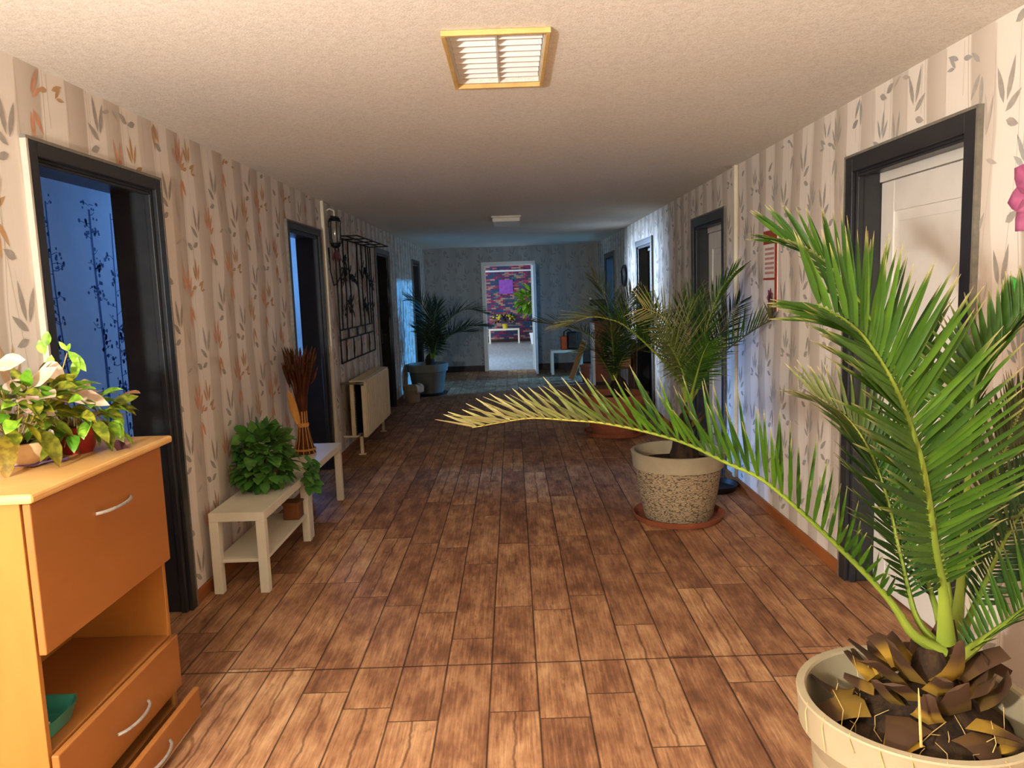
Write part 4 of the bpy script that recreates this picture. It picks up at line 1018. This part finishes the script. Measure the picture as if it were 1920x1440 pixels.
for i in range(NA):
    a=-1.0+2.0*i/(NA-1)
    for j in range(NB):
        q=j/(NB-1); rr=.12+.05*min(1,q*2.2)+.014*math.sin(i*2.1+q*3); vs.append((c.x+rr*math.cos(a),c.y+rr*math.sin(a)-.02,.262-.14*max(0,q-.25)+.02*math.sin(i*1.3)*(1-q)))
mb.add(vs,[(i*NB+j,(i+1)*NB+j,(i+1)*NB+j+1,i*NB+j+1) for i in range(NA-1) for j in range(NB-1)],smooth=True)
o=mb.build('plastic_bag',M['bag'],t); s_=o.modifiers.new('s','SOLIDIFY'); s_.thickness=.003

# ------------------------------------------------------------------ right wall: calendar, clock, flower decoration
cy0,cy1,cz0,cz1=5.03,5.30,1.41,1.975
t=empty('wall_calendar',(WR,(cy0+cy1)/2,cz0),'tall narrow wall calendar with red bands and a purple flower picture','calendar')
xw=WR-.003
mb=MB(); mb.box(WR-.001,WR-.007,cy0,cy1,cz0,cz1); mb.build('backing',M['paper'],t)
mb=MB(); mb.box(WR-.007,WR-.012,cy0,cy0+.035,cz0,cz1); mb.build('spine_strip',M['cal_red'],t)
mb=MB(); mb.box(WR-.0072,WR-.009,cy0+.035,cy1,1.86,1.95); mb.build('header_band',M['cal_red'],t)
mb=MB(); mb.box(WR-.0072,WR-.009,cy0+.035,cy1,1.62,1.635); mb.build('divider_band',M['cal_red'],t)
mb=MB()
for zz in range(6):
    mb=MB(); mb.box(WR-.0072,WR-.0085,cy0+.06,cy0+.24,1.66+zz*.032,1.676+zz*.032); mb.build('date_row',M['cal_ink'],t)
mb=MB()
for k in range(7):
    a=k*2*PI/7; mb.leaf((WR-.0085,cy0+.13,1.50),V((0,math.cos(a),math.sin(a))),V((-1,0,0)),.07,.045,0,.5,0,0,'oval',0,4)
mb.build('flower_print',M['cal_purple'],t)
t=empty('wall_clock',(WR,11.75,1.62),'round black wall clock on the dim right wall','clock')
c=V((WR-.0,11.75,1.78)); mb=MB(); n=36
def ring(r,x): return [(x,c.y+r*math.cos(2*PI*k/n),c.z+r*math.sin(2*PI*k/n)) for k in range(n)]
rs=[ring(.165,WR-.001),ring(.17,WR-.03),ring(.15,WR-.045),ring(.14,WR-.03)]
mb.add([p for r in rs for p in r],[(i*n+j,(i+1)*n+j,(i+1)*n+(j+1)%n,i*n+(j+1)%n) for i in range(3) for j in range(n)],smooth=True); mb.build('rim',M['black'],t)
mb=MB(); mb.add(ring(.141,WR-.029),[tuple(range(n))]); mb.build('dial',M['black'],t)
mb=MB(); mb.beam((WR-.034,c.y,c.z),(WR-.034,c.y-.07,c.z+.06),.008,.003); mb.beam((WR-.037,c.y,c.z),(WR-.037,c.y+.03,c.z+.11),.006,.003); mb.build('hands',M['white'],t)
c=V((WR-.03,2.475,1.86))
t=empty('flower_decoration',(WR,2.54,1.2),'pink paper flower with a bright green leaf hanging on the right wall','wall decoration')
mb=MB()
for k in range(9):
    a=k*2*PI/9; mb.leaf(c,V((-.15,math.cos(a),math.sin(a))),V((-1,0,0)),.165,.10,0,.5,0,.15,'oval',.25,6)
o=mb.build('petals',M['pink'],t); s_=o.modifiers.new('s','SOLIDIFY'); s_.thickness=.002
mb=MB(); mb.tube([(WR-.012,2.54,1.84),(WR-.012,2.53,1.6),(WR-.012,2.50,1.3)],.006,6); mb.build('stem',M['green_leaf'],t)
mb=MB(); mb.leaf((WR-.012,2.52,1.46),V((-.05,.9,.5)),V((-1,0,.2)),.20,.07,0,.5,0,-.6,'oval',.2,6); o=mb.build('leaf',M['green_leaf'],t); s_=o.modifiers.new('s','SOLIDIFY'); s_.thickness=.002

# ------------------------------------------------------------------ far right corner
bench(.70,1.30,14.35,14.75,'low white bench in the far right corner carrying an orange and black bag',False)
t=empty('tool_bag',(1.02,14.55,.46),'orange and black bag standing on the low bench in the far corner','bag')
mb=MB(); mb.box(.90,1.02,14.44,14.62,.461,.72); mb.build('orange_side',M['orange'],t,bevel=.02)
mb=MB(); mb.box(1.02,1.22,14.42,14.64,.461,.80); mb.build('black_side',M['black'],t,bevel=.03)
mb=MB(); mb.tube([(.96,14.53,.71),(.97,14.53,.80),(1.05,14.53,.85),(1.12,14.53,.79)],.012,8); mb.build('handle',M['black'],t)
mb=MB(); mb.beam((1.0,13.4,.012),(1.24,13.28,.70),.10,.022,upv=(.3,1,0)); tag(mb.build('wooden_board',M['plank'],bevel=.003),'pale wooden board leaning at an angle beside the white edged cabinet','board')
t=empty('side_cabinet',(1.53,12.72,0),'red brown cabinet with a white edge in the far right corner','cabinet')
mb=MB(); mb.box(1.345,1.73,12.58,12.60,.05,1.03); mb.box(1.345,1.73,12.84,12.86,.05,1.03); mb.box(1.345,1.73,12.60,12.84,.05,.07); mb.box(1.71,1.73,12.60,12.84,.07,1.03); mb.box(1.345,1.71,12.60,12.84,.5,.52); mb.build('carcass',M['redbrown'],t,bevel=.003)
mb=MB(); mb.box(1.30,1.345,12.57,12.87,0,1.04); mb.build('white_side_panel',M['white'],t,bevel=.003)
mb=MB(); mb.box(1.30,1.735,12.56,12.88,1.04,1.065); mb.build('top_board',M['redbrown'],t,bevel=.003)
mb=MB(); mb.box(1.345,1.725,12.60,12.84,0,.05); mb.build('plinth',M['black'],t)
t=empty('coffee_machine',(1.42,12.72,1.065),'black coffee machine on top of the red brown cabinet','coffee machine')
mb=MB(); mb.box(1.33,1.53,12.60,12.84,1.066,1.10); mb.box(1.43,1.53,12.62,12.82,1.10,1.33); mb.box(1.29,1.54,12.60,12.84,1.32,1.42); mb.build('body',M['black'],t,bevel=.012)
mb=MB(); mb.lathe([(.04,0),(.055,.02),(.058,.08),(.04,.13),(.045,.14)],(1.375,12.72,1.10),20); mb.build('carafe',M['glass_dark'],t)
mb=MB(); mb.ellipsoid((1.30,12.70,1.435),.022,.022,.022,10); mb.build('white_knob',M['white'],t)
t=empty('shelf_unit',(1.56,11.1,0),'brown wooden shelf unit against the right wall beyond the third palm','shelf')
for x in (1.40,1.71):
    mb=MB(); mb.box(x,x+.02,10.85,11.4,0,.86); mb.build('side',M['walnut'],t,bevel=.003)
for z in (.06,.44,.84):
    mb=MB(); mb.box(1.42,1.71,10.86,11.39,z,z+.022); mb.build('shelf',M['walnut'],t,bevel=.003)
c=V((1.56,11.0,.862)); t=empty('bottle',c,'dark bottle with a white label standing on the brown shelf unit','bottle')
mb=MB(); mb.lathe([(.036,0),(.04,.01),(.04,.16),(.015,.21),(.014,.27),(.016,.275)],c,24); mb.build('glass',M['black'],t)
mb=MB(); mb.lathe([(.0408,.04),(.0408,.13)],c,24,cap0=False,cap1=False); mb.build('label',M['paper'],t)
mb=MB(); mb.box(1.45,1.68,10.9,11.2,.4625,.62); mb.box(1.445,1.685,10.895,11.05,.62,.625); tag(mb.build('cardboard_box',M['card'],bevel=.004),'cardboard box on the middle board of the shelf unit','box')
c=V((1.24,13.05,0)); mb=MB(); mb.lathe([(.07,0),(.105,.26),(.12,.265),(.12,.31),(.11,.31),(.10,.26)],c,28); tag(mb.build('flower_pot',M['terracotta']),'empty orange clay flower pot on the floor beside the white cabinet edge','flower pot')

# ------------------------------------------------------------------ lounge beyond the far door
bench(-.76,.19,23.45,23.75,'white bench in the lit room beyond the far doorway, flowers on it',False)
c=V((-.25,23.6,.46)); t=empty('flower_vase',c,'yellow flowers in a pale pot on the bench beyond the far doorway','flower pot')
mb=MB(); mb.lathe([(.07,0),(.09,.14),(.095,.15),(.085,.15)],c,24); mb.build('pot',M['yellow'],t)
mb=clump(c+V((0,0,.28)),.36,.16,.15,90,.14,.06,0,'oval',-.4,.9,.5,(0,.7)); mb.build('leaves',M['palm_mid'],t)
mb=MB()
for i in range(22):
    d=rnd_dir(-.2,.9); mb.ellipsoid(c+V((d.x*.34-.05,d.y*.16-.04,.29+d.z*.15)),.035,.03,.03,8)
mb.build('blossoms',M['yellow'],t)
mb=MB(); mb.box(-.40,.04,24.17,24.199,1.53,1.97); mb.box(-.395,.035,24.165,24.17,1.535,1.965)
tag(mb.build('picture',M['violet'],bevel=.004),'small violet picture hanging on the colourful brick wallpaper','picture')
c=V((.66,22.9,0)); t=empty('house_plant',c,'tall bright green house plant half hidden by the open white door','potted plant')
mb=MB(); mb.lathe([(.13,0),(.17,.3),(.18,.3),(.18,.34),(.165,.34)],c,28); mb.build('pot',M['white'],t)
mb=MB(); mb.tube([c+V((0,0,.3)),c+V((.03,0,.7)),c+V((-.02,0,1.2))],[.02,.016,.01],8); mb.build('stem',M['stem'],t)
mb=clump(c+V((-.06,0,1.30)),.46,.3,.40,200,.26,.11,0,'oval',-.9,.9,.6,(.0,1)); mb.build('leaves',M['lime'],t)

# ------------------------------------------------------------------ light
def area(name,loc,target,sx,sy,power,colr):
    l=bpy.data.lights.new(name,'AREA'); l.shape='RECTANGLE'; l.size=sx; l.size_y=sy; l.energy=power; l.color=colr
    o=bpy.data.objects.new(name,l); o.location=loc; d=V(target)-V(loc); o.rotation_euler=d.to_track_quat('-Z','Y').to_euler(); col.objects.link(o); return o
l=bpy.data.lights.new('hall_lamp','POINT'); l.energy=500; l.color=(.97,1,.98); l.shadow_soft_size=.06
o=bpy.data.objects.new('hall_lamp',l); o.location=(-1.32,-.3,1.68); col.objects.link(o)
area('office_daylight_fill',(-2.45,8.6,2.42),(-3.2,5.6,1.2),.7,.5,66,(.12,.36,1))  # unseen area light added under the ceiling, standing in for the office daylight
area('office_partition_fill',(-2.7,7.6,2.44),(-2.5,9.4,1.2),.5,.3,7,(.12,.36,1))  # fill added to brighten the partition wall, not a fixture of the room
o=area('office_side_window',(-3.15,7.0,1.0),(1.75,6.2,.35),.4,.5,9,(.16,.42,1)); o.data.spread=.6
o=area('store_window',(-2.95,15.2,2.06),(1.75,10.0,1.75),.2,.2,42,(.5,.7,1)); o.data.spread=.5
area('kitchen_window',(5.6,14.55,2.42),(-1.75,12.6,.8),.16,.10,720,(.07,.38,1))
area('kitchen_bounce_fill',(3.6,13.6,.15),(0,13.9,2.5),.4,.4,6,(.25,.55,1))  # added lamp imitating daylight bounced up from the kitchen floor
area('lounge_window',(-2.9,17.6,1.6),(1.2,16.8,.2),1.8,1.4,200,(.5,.74,1))
area('lounge_rear_window',(-2.9,21.5,1.6),(1.0,24,1.2),1.4,1.4,90,(.75,.85,1))
w=bpy.data.worlds.new('world'); sc.world=w; w.use_nodes=True; w.node_tree.nodes['Background'].inputs[0].default_value=(.3,.5,1,1); w.node_tree.nodes['Background'].inputs[1].default_value=.05
for o in list(bpy.data.objects):
    if '_o' in o: del o['_o']
